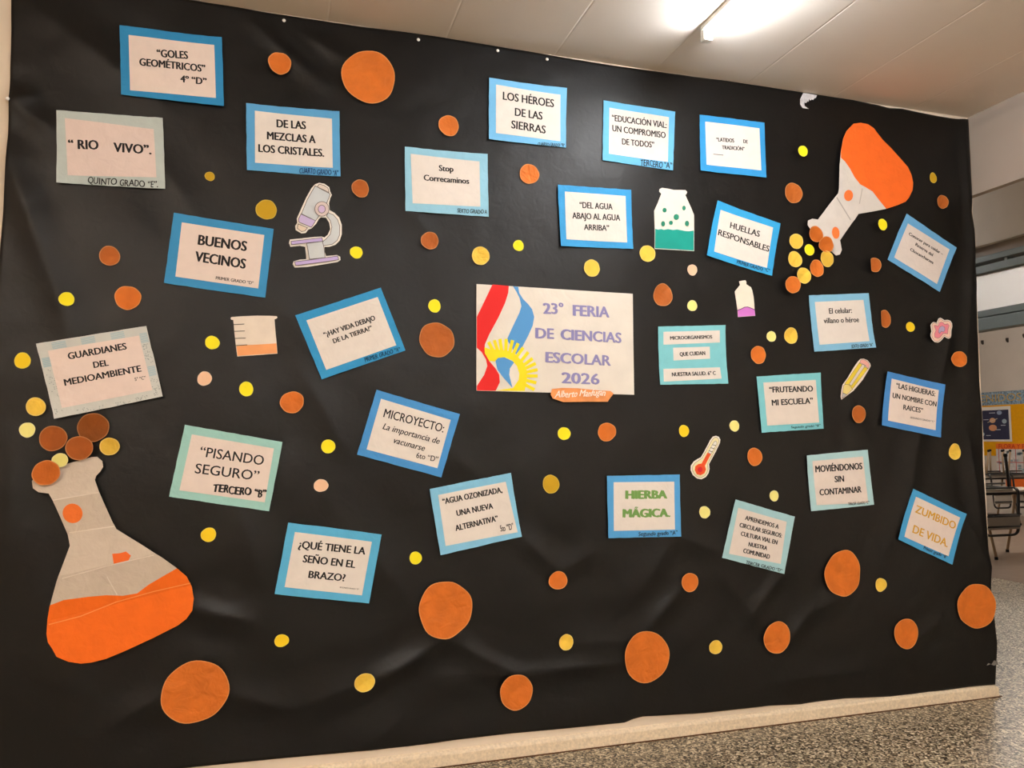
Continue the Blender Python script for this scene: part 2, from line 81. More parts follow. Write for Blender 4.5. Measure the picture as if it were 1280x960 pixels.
DOTS = [
    (-0.2773, 2.2988, 0.0186, 0.0173, 'GO', 'tiny olive gold paper dot right of the RIO VIVO sign'),
    (-0.0295, 2.7801, 0.0426, 0.0461, 'OR', 'small orange paper dot right of the GOLES GEOMÉTRICOS sign'),
    (0.32, 2.7722, 0.1073, 0.1121, 'OR', 'large orange paper disc near the top edge, between the GOLES and HÉROES signs'),
    (0.6546, 2.608, 0.043, 0.0452, 'OR', 'small orange paper dot above the Stop Correcaminos sign'),
    (0.2916, 2.3034, 0.0352, 0.0365, 'OB', 'small creased brown-orange paper dot between microscope and Stop Correcaminos sign'),
    (1.0119, 2.4367, 0.0439, 0.0445, 'OR', 'small orange paper dot under the HÉROES sign'),
    (2.3995, 2.6811, 0.0277, 0.0262, 'YB', 'tiny bright yellow paper dot left of the tipped flask body'),
    (2.3558, 2.4773, 0.0502, 0.0497, 'OB', 'brown-orange paper dot left of the tipped flask neck'),
    (3.2134, 2.6371, 0.0222, 0.0277, 'GO', 'tiny gold paper dot right of the tipped flask base'),
    (3.2667, 2.5147, 0.0367, 0.0362, 'OB', 'small brown paper dot above the Chocancharava sign, by the right edge'),
    (-0.6124, 1.9651, 0.0346, 0.0374, 'OB', 'brown-orange paper dot left of the BUENOS VECINOS sign'),
    (-0.7456, 1.7972, 0.0258, 0.0249, 'YB', 'bright yellow paper dot above the GUARDIANES sign'),
    (-0.5468, 1.8133, 0.0443, 0.0448, 'OR', 'orange paper dot below left of the BUENOS VECINOS sign'),
    (-0.8792, 1.572, 0.0261, 0.0285, 'YM', 'yellow paper dot left of the GUARDIANES sign, at the left edge'),
    (-0.2523, 1.6575, 0.0255, 0.026, 'YB', 'bright yellow paper dot just left of the paper beaker'),
    (-0.2763, 1.5205, 0.0253, 0.0272, 'PE', 'pale peach paper dot below left of the paper beaker'),
    (-0.127, 1.4837, 0.0261, 0.0276, 'YB', 'bright yellow paper dot below the paper beaker'),
    (-0.0683, 2.1848, 0.0387, 0.0399, 'GO', 'olive gold paper dot left of the paper microscope'),
    (0.2789, 2.0402, 0.0254, 0.0245, 'YB', 'bright yellow paper dot right of the paper microscope'),
    (0.577, 2.1107, 0.0369, 0.0371, 'OB', 'creased brown paper dot below the Stop Correcaminos sign'),
    (0.7945, 2.0621, 0.0384, 0.0395, 'YG', 'golden paper dot above the top left corner of the big FERIA poster'),
    (0.5986, 1.839, 0.026, 0.0275, 'YB', 'bright yellow paper dot left of the FERIA poster, above a larger orange disc'),
    (0.6077, 1.6979, 0.0719, 0.073, 'OB', 'medium brown-orange paper disc left of the FERIA poster'),
    (0.9629, 2.1188, 0.0234, 0.0245, 'YB', 'small yellow paper dot left of the DEL AGUA sign'),
    (1.2972, 2.0406, 0.0381, 0.0376, 'YG', 'golden paper dot with a crease below the DEL AGUA sign'),
    (1.567, 2.1237, 0.0379, 0.0386, 'YG', 'golden paper dot at the bottom left corner of the green-liquid bottle'),
    (1.7974, 2.0647, 0.0249, 0.0262, 'PE', 'tiny peach paper dot below the green-liquid bottle'),
    (1.6419, 1.9392, 0.0483, 0.0514, 'OB', 'creased brown paper dot right of the FERIA poster'),
    (1.7938, 1.8989, 0.0248, 0.026, 'YP', 'tiny pale yellow paper dot above the MICROORGANISMOS sign'),
    (2.1305, 1.6821, 0.0412, 0.0416, 'OR', 'orange paper dot above the FRUTEANDO sign'),
    (2.2074, 1.7719, 0.0264, 0.0248, 'YP', 'tiny pale yellow paper dot above right of the MICROORGANISMOS sign'),
    (2.3613, 2.239, 0.0387, 0.0374, 'YG', 'leftmost upper golden dot of the spill from the tipped flask'),
    (2.419, 2.1959, 0.0275, 0.0276, 'YB', 'smallest bright yellow dot of the spill from the tipped flask'),
    (2.4572, 2.2757, 0.0393, 0.0397, 'OR', 'orange dot over the left lip of the tipped flask'),
    (2.5147, 2.2284, 0.0419, 0.0398, 'OR', 'orange dot over the middle of the tipped flask mouth'),
    (2.3491, 2.1499, 0.0385, 0.0392, 'YG', 'golden dot in the spill, below the leftmost upper one'),
    (2.5143, 2.1569, 0.0372, 0.0397, 'YG', 'golden dot right in the spill, just under the tipped flask mouth'),
    (2.4524, 2.1075, 0.0391, 0.0414, 'OR', 'lone orange dot in the middle of the spill from the tipped flask'),
    (2.378, 2.0677, 0.0386, 0.0392, 'YG', 'lowest golden dot of the spill from the tipped flask'),
    (2.3131, 2.0191, 0.0427, 0.0408, 'OR', 'lowest orange dot at the end of the spill from the tipped flask'),
    (2.8565, 2.3551, 0.0271, 0.0288, 'YB', 'bright yellow paper dot below the tipped flask body'),
    (2.796, 2.1472, 0.0389, 0.0365, 'OB', 'brown paper dot with a cut left side, left of the Chocancharava sign'),
    (2.8667, 1.8847, 0.0366, 0.0444, 'OB', 'brown-orange half-round paper dot right of the El celular sign'),
    (2.3163, 1.7798, 0.0381, 0.0385, 'YG', 'golden paper dot left of the El celular sign'),
    (3.0253, 1.8509, 0.0275, 0.0245, 'YM', 'tiny yellow paper dot left of the pink paper cell'),
    (3.3174, 1.6949, 0.0494, 0.0414, 'OR', 'orange paper dot above the HIGUERAS sign, at the right edge'),
    (-0.8279, 1.4084, 0.0313, 0.0327, 'YG', 'golden orange paper dot at the lower left corner of the GUARDIANES sign'),
    (-0.8534, 1.3266, 0.0249, 0.0268, 'YP', 'pale yellow paper dot at the left edge above the big flask'),
    (-0.7716, 1.2968, 0.0455, 0.0441, 'OB', 'left brown-orange disc of the bubbles above the big flask'),
    (-0.6441, 1.3356, 0.052, 0.052, 'BR', 'largest dark brown disc of the bubbles above the big flask'),
    (-0.6804, 1.2622, 0.0438, 0.043, 'OB', 'brown-orange disc overlapping the dark brown one above the big flask'),
    (-0.5883, 1.2676, 0.0328, 0.0319, 'YG', 'golden dot at the right of the bubbles above the big flask'),
    (-0.7402, 1.2198, 0.0267, 0.0242, 'YP', 'pale yellow dot at the mouth of the big flask'),
    (-0.7803, 1.1764, 0.044, 0.0438, 'OR', 'orange disc over the left lip of the big flask'),
    (-0.2477, 0.939, 0.0265, 0.0266, 'YM', 'yellow paper dot below the PISANDO SEGURO sign'),
    (0.0416, 1.4352, 0.0448, 0.042, 'OR', 'orange paper dot left of the MICROYECTO sign'),
    (0.1804, 1.2642, 0.0275, 0.0266, 'YB', 'bright yellow paper dot left of the MICROYECTO sign, right of PISANDO SEGURO'),
    (0.1554, 1.113, 0.0273, 0.0248, 'PE', 'peach paper dot between PISANDO SEGURO and QUÉ TIENE LA SEÑO signs'),
    (0.5276, 0.8184, 0.025, 0.0253, 'YB', 'bright yellow paper dot below the AGUA OZONIZADA sign'),
    (1.1636, 1.3147, 0.0293, 0.0274, 'YB', 'bright yellow paper dot below the FERIA poster'),
    (1.3611, 1.3217, 0.0436, 0.0401, 'OR', 'orange paper dot below the right part of the FERIA poster'),
    (1.7366, 1.3268, 0.0262, 0.0261, 'YM', 'small yellow paper dot above left of the paper thermometer'),
    (1.9971, 1.35, 0.0264, 0.0249, 'YP', 'small pale yellow paper dot left of the FRUTEANDO sign'),
    (2.0993, 1.2077, 0.0406, 0.0406, 'OR', 'orange paper dot below the FRUTEANDO sign'),
    (1.1022, 1.1009, 0.0378, 0.0388, 'GO', 'olive gold paper dot between AGUA OZONIZADA and HIERBA signs'),
    (1.834, 0.9619, 0.0285, 0.0268, 'YP', 'pale yellow paper dot between HIERBA and APRENDEMOS signs'),
    (1.129, 0.6995, 0.0413, 0.0382, 'OR', 'small orange paper dot below left of the HIERBA sign'),
    (1.7494, 0.6575, 0.0429, 0.0402, 'OR', 'small orange paper dot below left of the APRENDEMOS sign'),
    (2.6804, 1.4086, 0.04, 0.0429, 'OB', 'brown-orange paper dot below the paper pencil'),
    (3.2676, 1.2244, 0.0384, 0.0404, 'YG', 'golden paper dot below the HIGUERAS sign, at the right edge'),
    (2.197, 1.0271, 0.0238, 0.0258, 'YP', 'tiny pale yellow paper dot above the APRENDEMOS sign'),
    (2.5634, 0.6546, 0.1024, 0.1066, 'OR', 'large orange paper disc below the MOVIÉNDONOS sign'),
    (-0.2783, 0.3752, 0.1147, 0.1116, 'OR', 'largest orange paper disc, below the big flask'),
    (0.02, 0.5335, 0.0262, 0.0238, 'YM', 'yellow paper dot below the QUÉ TIENE LA SEÑO sign'),
    (0.3304, 0.3548, 0.0384, 0.0364, 'YG', 'golden paper dot lowest on the sheet, right of the largest orange disc'),
    (0.6475, 0.6109, 0.1067, 0.1156, 'OR', 'big orange paper disc below the AGUA OZONIZADA sign'),
    (0.9427, 0.2612, 0.0705, 0.0704, 'OR', 'medium orange paper disc above the skirting, lowest in the middle'),
    (1.1658, 0.4405, 0.0323, 0.0329, 'YG', 'yellow paper dot left of the big orange disc under the HIERBA sign'),
    (1.5337, 0.3532, 0.1089, 0.1067, 'OR', 'big orange paper disc below the HIERBA sign'),
    (1.8746, 0.3657, 0.0324, 0.0314, 'YG', 'yellow paper dot below the APRENDEMOS sign, beside a big orange disc'),
    (2.1908, 0.3854, 0.0704, 0.0717, 'OR', 'medium orange paper disc below the APRENDEMOS sign'),
    (2.7807, 0.5883, 0.0329, 0.0322, 'YG', 'small yellow paper dot below left of the ZUMBIDO sign'),
    (2.9167, 0.3495, 0.0693, 0.074, 'OR', 'medium orange paper disc below the ZUMBIDO sign'),
    (3.364, 0.4511, 0.1229, 0.1103, 'OR', 'large orange paper disc at the lower right edge of the sheet'),
]
CUTOUTS = [
    {'name': 'paper_flask', 'label': 'large cut-out paper flask with orange liquid, standing at the lower left', 'cat': 'paper cutout', 'layers': [('glass_body', [(-0.6419, 1.2302), (-0.6268, 1.2309), (-0.6088, 1.2156), (-0.6051, 1.1946), (-0.6137, 1.1779), (-0.626, 1.163), (-0.6293, 1.1488), (-0.6152, 1.111), (-0.597, 1.0646), (-0.5697, 0.9971), (-0.5559, 0.9716), (-0.4632, 0.9095), (-0.3994, 0.8647), (-0.3509, 0.8244), (-0.3183, 0.7932), (-0.2997, 0.7541), (-0.2914, 0.7113), (-0.2951, 0.6692), (-0.3142, 0.641), (-0.3414, 0.6202), (-0.4224, 0.5819), (-0.5134, 0.5435), (-0.5731, 0.5213), (-0.6176, 0.5128), (-0.6509, 0.5115), (-0.6917, 0.5213), (-0.7288, 0.5404), (-0.7444, 0.5696), (-0.7582, 0.5906), (-0.7643, 0.6191), (-0.7639, 0.6672), (-0.7557, 0.7189), (-0.7381, 0.7947), (-0.7218, 0.8507), (-0.7021, 0.9193), (-0.7108, 0.9565), (-0.7393, 1.0313), (-0.7595, 1.0811), (-0.7728, 1.1044), (-0.8044, 1.1091), (-0.8231, 1.1234), (-0.8276, 1.1481), (-0.8188, 1.1626), (-0.7745, 1.1883), (-0.7161, 1.2083), (-0.6718, 1.2221)], (206, 192, 176), 0), ('liquid', [(-0.757, 0.7166), (-0.7138, 0.7325), (-0.6402, 0.7387), (-0.5803, 0.7409), (-0.5271, 0.7353), (-0.4813, 0.7409), (-0.4435, 0.7704), (-0.3975, 0.7973), (-0.3509, 0.8244), (-0.3183, 0.7932), (-0.2997, 0.7541), (-0.2914, 0.7113), (-0.2951, 0.6692), (-0.3142, 0.641), (-0.3414, 0.6202), (-0.4224, 0.5819), (-0.5134, 0.5435), (-0.5731, 0.5213), (-0.6176, 0.5128), (-0.6509, 0.5115), (-0.6917, 0.5213), (-0.7288, 0.5404), (-0.7444, 0.5696), (-0.7582, 0.5906), (-0.7643, 0.6191), (-0.7639, 0.6672)], (244, 112, 28), 0), ('bubble', [(-0.6652, 1.0316), (-0.6659, 1.0226), (-0.6688, 1.0143), (-0.6735, 1.0073), (-0.6798, 1.002), (-0.6872, 0.9988), (-0.6953, 0.9978), (-0.7034, 0.9993), (-0.711, 1.003), (-0.7176, 1.0087), (-0.7228, 1.016), (-0.7262, 1.0244), (-0.7276, 1.0334), (-0.7269, 1.0423), (-0.7241, 1.0506), (-0.7194, 1.0576), (-0.7131, 1.0629), (-0.7058, 1.0662), (-0.6977, 1.0672), (-0.6896, 1.0658), (-0.6819, 1.0621), (-0.6752, 1.0564), (-0.67, 1.0491), (-0.6666, 1.0406)], (242, 122, 52), 0), ('bubble', [(-0.5646, 0.8863), (-0.5395, 0.8877), (-0.5205, 0.8927), (-0.5032, 0.8777), (-0.5118, 0.8589), (-0.5573, 0.8494)], (240, 110, 45), 0)], 'lines': [('fold_line', [(-0.7558, 1.081), (-0.6165, 1.1043)], 0.00364, (226, 214, 200)), ('fold_line', [(-0.7052, 0.9645), (-0.5639, 0.9819)], 0.00364, (226, 214, 200)), ('fold_line', [(-0.7181, 0.809), (-0.5687, 0.8475), (-0.4295, 0.8762)], 0.00364, (226, 214, 200)), ('fold_line', [(-0.5787, 0.8067), (-0.5463, 0.7414)], 0.00291, (222, 212, 200)), ('fold_line', [(-0.7575, 0.6507), (-0.6602, 0.6723), (-0.5492, 0.7143), (-0.4272, 0.7444), (-0.3056, 0.7671)], 0.00364, (252, 152, 84))], 'folds': {'p': (-0.7162, 1.2125), 'd': (0.2043, -0.9789), 'k': [(-0.0499, 0.001), (0.1231, 0.018), (0.2478, 0.001), (0.3842, 0.018), (0.5289, 0.001), (0.7485, 0.018)]}},
    {'name': 'paper_flask', 'label': 'tipped cut-out paper flask pouring bubbles at the upper right', 'cat': 'paper cutout', 'layers': [('glass_body', [(2.7169, 2.8622), (2.7616, 2.8728), (2.8061, 2.8706), (2.8412, 2.8542), (2.8626, 2.8301), (2.8928, 2.7993), (2.9454, 2.7595), (3.0157, 2.6982), (3.0422, 2.6742), (3.0633, 2.6342), (3.0705, 2.5928), (3.0639, 2.554), (3.0388, 2.5136), (3.0146, 2.4886), (2.9587, 2.4648), (2.8943, 2.4419), (2.813, 2.4222), (2.7283, 2.4039), (2.7051, 2.3724), (2.6413, 2.3011), (2.6034, 2.258), (2.6084, 2.2329), (2.6135, 2.2114), (2.6023, 2.1887), (2.5806, 2.1822), (2.5599, 2.1967), (2.5025, 2.2506), (2.4329, 2.3032), (2.4193, 2.3202), (2.4218, 2.342), (2.4473, 2.3535), (2.481, 2.3526), (2.534, 2.4095), (2.6103, 2.497), (2.6155, 2.5196), (2.6203, 2.6384), (2.6299, 2.7063), (2.6475, 2.7754), (2.6712, 2.8192)], (218, 212, 206), 0), ('liquid', [(2.6287, 2.6764), (2.6516, 2.6602), (2.6807, 2.626), (2.7054, 2.5875), (2.7391, 2.5535), (2.7738, 2.5404), (2.813, 2.5231), (2.8428, 2.4921), (2.8943, 2.4419), (2.9587, 2.4648), (3.0146, 2.4886), (3.0388, 2.5136), (3.0639, 2.554), (3.0705, 2.5928), (3.0633, 2.6342), (3.0422, 2.6742), (3.0157, 2.6982), (2.9454, 2.7595), (2.8928, 2.7993), (2.8626, 2.8301), (2.8412, 2.8542), (2.8061, 2.8706), (2.7616, 2.8728), (2.7169, 2.8622), (2.6712, 2.8192), (2.6475, 2.7754), (2.6299, 2.7063)], (248, 112, 40), 0), ('bubble', [(2.6961, 2.493), (2.6945, 2.4842), (2.6904, 2.4759), (2.6844, 2.4692), (2.6769, 2.4645), (2.6687, 2.4624), (2.6607, 2.4631), (2.6535, 2.4664), (2.648, 2.4721), (2.6446, 2.4797), (2.6437, 2.4882), (2.6453, 2.4971), (2.6494, 2.5053), (2.6554, 2.512), (2.6629, 2.5167), (2.671, 2.5189), (2.6791, 2.5182), (2.6863, 2.5149), (2.6918, 2.5092), (2.6952, 2.5016)], (244, 126, 62), 0), ('bubble', [(2.604, 2.2961), (2.6025, 2.2865), (2.5989, 2.2777), (2.5934, 2.2705), (2.5868, 2.2656), (2.5796, 2.2636), (2.5725, 2.2646), (2.5662, 2.2684), (2.5613, 2.2748), (2.5584, 2.2831), (2.5576, 2.2925), (2.5591, 2.3021), (2.5628, 2.3109), (2.5681, 2.3181), (2.5748, 2.323), (2.582, 2.3251), (2.5891, 2.3241), (2.5954, 2.3203), (2.6003, 2.3138), (2.6033, 2.3055)], (244, 126, 62), 0)], 'lines': [('fold_line', [(2.6008, 2.474), (2.6788, 2.3703)], 0.00597, (176, 170, 164)), ('fold_line', [(2.7504, 2.5308), (2.7332, 2.4563)], 0.00597, (190, 184, 178))], 'folds': {'p': (2.7616, 2.8728), 'd': (-0.4816, -0.8764), 'k': [(-0.0819, 0.003), (0.2456, 0.012), (0.4912, 0.002), (0.6222, 0.016), (0.8187, 0.002)]}},
    {'name': 'paper_microscope', 'label': 'cut-out paper microscope in grey and lilac', 'cat': 'paper cutout', 'layers': [('card', [(0.13, 2.3106), (0.1503, 2.3083), (0.1688, 2.2964), (0.1732, 2.2776), (0.1795, 2.2653), (0.1735, 2.252), (0.169, 2.2303), (0.1722, 2.2029), (0.1907, 2.1938), (0.2094, 2.1762), (0.22, 2.1472), (0.2205, 2.1089), (0.2127, 2.0828), (0.1966, 2.0646), (0.1724, 2.0544), (0.1542, 2.0531), (0.1557, 2.0322), (0.1608, 2.0165), (0.2033, 2.0236), (0.2156, 2.0172), (0.217, 2.0046), (0.2058, 1.9954), (0.1452, 1.981), (0.0894, 1.9682), (0.0419, 1.9627), (0.0338, 1.9759), (0.0375, 1.9873), (0.0611, 1.9956), (0.0849, 1.9988), (0.0847, 2.0105), (0.0801, 2.0479), (0.0602, 2.0506), (0.0247, 2.0439), (0.0185, 2.0581), (0.0222, 2.0729), (0.0636, 2.0802), (0.1154, 2.0903), (0.1435, 2.0937), (0.1536, 2.0911), (0.1656, 2.1026), (0.1754, 2.1266), (0.171, 2.1517), (0.1585, 2.1711), (0.1382, 2.1711), (0.1303, 2.1633), (0.1205, 2.1435), (0.1028, 2.1231), (0.0909, 2.1179), (0.0811, 2.1033), (0.0652, 2.1004), (0.0432, 2.1121), (0.0409, 2.1287), (0.0486, 2.1419), (0.0464, 2.1585), (0.0616, 2.1976), (0.0807, 2.2458), (0.1001, 2.2857), (0.114, 2.3031)], (240, 236, 228), 0), ('arm', [(0.1663, 2.1917), (0.1868, 2.1849), (0.2033, 2.1671), (0.2119, 2.1423), (0.2116, 2.1039), (0.2025, 2.082), (0.1844, 2.0659), (0.1481, 2.0569), (0.147, 2.0737), (0.1598, 2.0852), (0.1757, 2.1055), (0.1814, 2.1356), (0.1749, 2.1606), (0.1604, 2.1785)], (208, 214, 218), 1), ('tube', [(0.1141, 2.2963), (0.1725, 2.269), (0.1694, 2.2559), (0.1616, 2.2351), (0.1578, 2.2186), (0.1183, 2.1551), (0.0639, 2.1789), (0.0849, 2.2377)], (206, 214, 220), 1), ('eyepiece', [(0.1301, 2.3047), (0.1484, 2.3009), (0.164, 2.2917), (0.1683, 2.2741), (0.1222, 2.2929)], (224, 214, 206), 1), ('collar', [(0.0619, 2.1775), (0.1183, 2.1551), (0.1027, 2.1273), (0.0545, 2.1445), (0.0535, 2.157)], (204, 188, 230), 1), ('objective', [(0.0515, 2.1371), (0.0876, 2.124), (0.0782, 2.1107), (0.0651, 2.1075), (0.049, 2.1189)], (226, 210, 192), 1), ('focus_knob', [(0.1693, 2.2069), (0.1681, 2.1976), (0.1643, 2.1889), (0.1583, 2.1819), (0.1507, 2.177), (0.1422, 2.1749), (0.1337, 2.1756), (0.126, 2.1792), (0.1199, 2.1852), (0.1159, 2.1931), (0.1144, 2.2022), (0.1156, 2.2114), (0.1193, 2.22), (0.1253, 2.2271), (0.1329, 2.232), (0.1413, 2.2342), (0.1498, 2.2335), (0.1576, 2.23), (0.1638, 2.2239), (0.1678, 2.216)], (222, 208, 206), 1), ('focus_knob', [(0.1547, 2.2048), (0.1535, 2.1977), (0.1497, 2.1917), (0.1443, 2.1882), (0.1382, 2.1876), (0.1326, 2.1903), (0.1287, 2.1956), (0.1273, 2.2024), (0.1285, 2.2095), (0.1322, 2.2154), (0.1377, 2.219), (0.1438, 2.2196), (0.1494, 2.2169), (0.1533, 2.2117)], (218, 196, 232), 1), ('pillar', [(0.0858, 2.0609), (0.1458, 2.0736), (0.1523, 2.0488), (0.1569, 2.0091), (0.0968, 1.9988), (0.0924, 2.0278)], (206, 212, 216), 1), ('stage', [(0.0263, 2.0649), (0.1436, 2.0882), (0.147, 2.0737), (0.1037, 2.0663), (0.0285, 2.0517)], (198, 180, 230), 1), ('base', [(0.0415, 1.9847), (0.1049, 1.9972), (0.2054, 2.0187), (0.2097, 2.0041), (0.1451, 1.9894), (0.0457, 1.9696)], (198, 180, 230), 1)], 'lines': [], 'folds': None},
    {'name': 'paper_beaker', 'label': 'cut-out paper beaker with black level marks and orange liquid', 'cat': 'paper cutout', 'layers': [('card', [(-0.1894, 1.7528), (-0.1864, 1.7575), (-0.1442, 1.7627), (-0.0932, 1.7668), (-0.0437, 1.7683), (-0.022, 1.7682), (-0.0187, 1.7637), (-0.0218, 1.759), (-0.0294, 1.7552), (-0.0252, 1.7108), (-0.02, 1.6653), (-0.0159, 1.6222), (-0.09, 1.6143), (-0.1619, 1.6069), (-0.1681, 1.649), (-0.1745, 1.6982), (-0.1794, 1.7465), (-0.1872, 1.7473)], (234, 222, 208), 0), ('liquid', [(-0.1655, 1.6468), (-0.127, 1.6515), (-0.0208, 1.6619), (-0.0171, 1.6239), (-0.09, 1.6165), (-0.1609, 1.6092)], (246, 170, 112), 0)], 'lines': [('level_mark', [(-0.1781, 1.7285), (-0.1404, 1.7323)], 0.00251, (60, 52, 48)), ('level_mark', [(-0.1754, 1.7027), (-0.1377, 1.7057)], 0.00251, (60, 52, 48)), ('level_mark', [(-0.1723, 1.6758), (-0.1339, 1.6783)], 0.00251, (60, 52, 48)), ('level_mark', [(-0.1679, 1.6485), (-0.128, 1.6526)], 0.00251, (60, 52, 48))], 'folds': None},
    {'name': 'paper_bottle', 'label': 'cut-out paper bottle with green liquid and green bubbles', 'cat': 'paper cutout', 'layers': [('card', [(1.6355, 2.4277), (1.6483, 2.4347), (1.678, 2.4336), (1.7078, 2.4305), (1.7422, 2.4337), (1.7681, 2.4354), (1.7766, 2.4271), (1.772, 2.4168), (1.7667, 2.4124), (1.7758, 2.3936), (1.7966, 2.3521), (1.8098, 2.3217), (1.8086, 2.247), (1.8065, 2.1521), (1.7065, 2.1506), (1.6053, 2.1485), (1.6077, 2.2392), (1.6063, 2.3241), (1.6259, 2.3646), (1.6436, 2.407), (1.6332, 2.4158)], (236, 230, 218), 0), ('liquid', [(1.6103, 2.2413), (1.6237, 2.2385), (1.6406, 2.2425), (1.6532, 2.2396), (1.6744, 2.2451), (1.6999, 2.2432), (1.7213, 2.2472), (1.7426, 2.245), (1.7597, 2.2432), (1.7813, 2.2429), (1.8064, 2.2488), (1.8044, 2.1547), (1.7066, 2.1537), (1.6074, 2.1513)], (22, 152, 138), 0), ('bubble', [(1.6693, 2.3322), (1.6687, 2.3287), (1.6671, 2.3256), (1.6648, 2.323), (1.6618, 2.3212), (1.6585, 2.3204), (1.6552, 2.3206), (1.6523, 2.3219), (1.65, 2.3241), (1.6485, 2.327), (1.6481, 2.3303), (1.6487, 2.3338), (1.6502, 2.3369), (1.6526, 2.3395), (1.6556, 2.3413), (1.6589, 2.3422), (1.6622, 2.3419), (1.6651, 2.3406), (1.6674, 2.3384), (1.6688, 2.3355)], (38, 128, 102), 0), ('bubble', [(1.7667, 2.3503), (1.7662, 2.3469), (1.7649, 2.3437), (1.7628, 2.3411), (1.7602, 2.3393), (1.7574, 2.3385), (1.7546, 2.3388), (1.7522, 2.3402), (1.7502, 2.3424), (1.749, 2.3454), (1.7486, 2.3487), (1.7491, 2.3522), (1.7505, 2.3554), (1.7525, 2.358), (1.7551, 2.3597), (1.7579, 2.3605), (1.7607, 2.3602), (1.7632, 2.3589), (1.7651, 2.3566), (1.7663, 2.3537)], (38, 128, 102), 0), ('bubble', [(1.731, 2.3054), (1.7302, 2.301), (1.7282, 2.2969), (1.7251, 2.2935), (1.7212, 2.2912), (1.717, 2.2902), (1.7128, 2.2905), (1.709, 2.2922), (1.706, 2.2951), (1.7042, 2.2988), (1.7036, 2.3031), (1.7044, 2.3075), (1.7064, 2.3116), (1.7095, 2.315), (1.7133, 2.3173), (1.7176, 2.3183), (1.7218, 2.318), (1.7256, 2.3163), (1.7285, 2.3134), (1.7304, 2.3097)], (38, 128, 102), 0), ('bubble', [(1.6592, 2.2676), (1.6586, 2.2637), (1.6571, 2.2601), (1.6548, 2.2572), (1.6519, 2.2552), (1.6488, 2.2544), (1.6457, 2.2547), (1.6429, 2.2563), (1.6407, 2.2588), (1.6393, 2.2622), (1.6389, 2.266), (1.6395, 2.2698), (1.641, 2.2734), (1.6433, 2.2764), (1.6461, 2.2783), (1.6493, 2.2792), (1.6524, 2.2789), (1.6552, 2.2773), (1.6574, 2.2747), (1.6588, 2.2714)], (38, 128, 102), 0), ('bubble', [(1.6979, 2.2754), (1.6974, 2.2723), (1.696, 2.2695), (1.6939, 2.2672), (1.6913, 2.2656), (1.6884, 2.2649), (1.6855, 2.2651), (1.6829, 2.2663), (1.6809, 2.2683), (1.6796, 2.2709), (1.6792, 2.2739), (1.6797, 2.2769), (1.6811, 2.2797), (1.6832, 2.2821), (1.6859, 2.2836), (1.6888, 2.2844), (1.6916, 2.2841), (1.6942, 2.2829), (1.6963, 2.281), (1.6975, 2.2783)], (38, 128, 102), 0), ('bubble', [(1.7812, 2.2789), (1.7805, 2.275), (1.7789, 2.2714), (1.7765, 2.2684), (1.7734, 2.2664), (1.7701, 2.2655), (1.7668, 2.2659), (1.7638, 2.2674), (1.7615, 2.27), (1.76, 2.2734), (1.7596, 2.2772), (1.7602, 2.2811), (1.7618, 2.2847), (1.7642, 2.2877), (1.7673, 2.2897), (1.7706, 2.2906), (1.774, 2.2903), (1.7769, 2.2887), (1.7793, 2.2862), (1.7807, 2.2828)], (38, 128, 102), 0)], 'lines': [], 'folds': None},
    {'name': 'paper_bottle', 'label': 'small cut-out paper bottle with pink-violet liquid', 'cat': 'paper cutout', 'layers': [('card', [(2.0405, 2.0259), (2.054, 2.029), (2.0757, 2.0327), (2.0809, 2.0246), (2.0793, 2.015), (2.0859, 2.0106), (2.1046, 2.001), (2.1109, 1.9858), (2.1169, 1.9575), (2.12, 1.9243), (2.1205, 1.8958), (2.1237, 1.8663), (2.0763, 1.8618), (2.0305, 1.8562), (2.0287, 1.8891), (2.022, 1.9384), (2.0163, 1.9759), (2.0371, 1.9996), (2.0454, 2.0083), (2.0417, 2.02)], (240, 230, 214), 0), ('liquid', [(2.0292, 1.888), (2.0503, 1.8961), (2.0667, 1.9039), (2.0829, 1.9059), (2.1017, 1.9009), (2.1197, 1.8958), (2.1229, 1.8674), (2.0763, 1.863), (2.0318, 1.8574)], (216, 128, 216), 0)], 'lines': [('liquid_line', [(2.0292, 1.888), (2.0503, 1.8961), (2.0667, 1.9044), (2.0829, 1.9064), (2.1017, 1.9016), (2.1192, 1.8958)], 0.00319, (90, 50, 100))], 'folds': None},
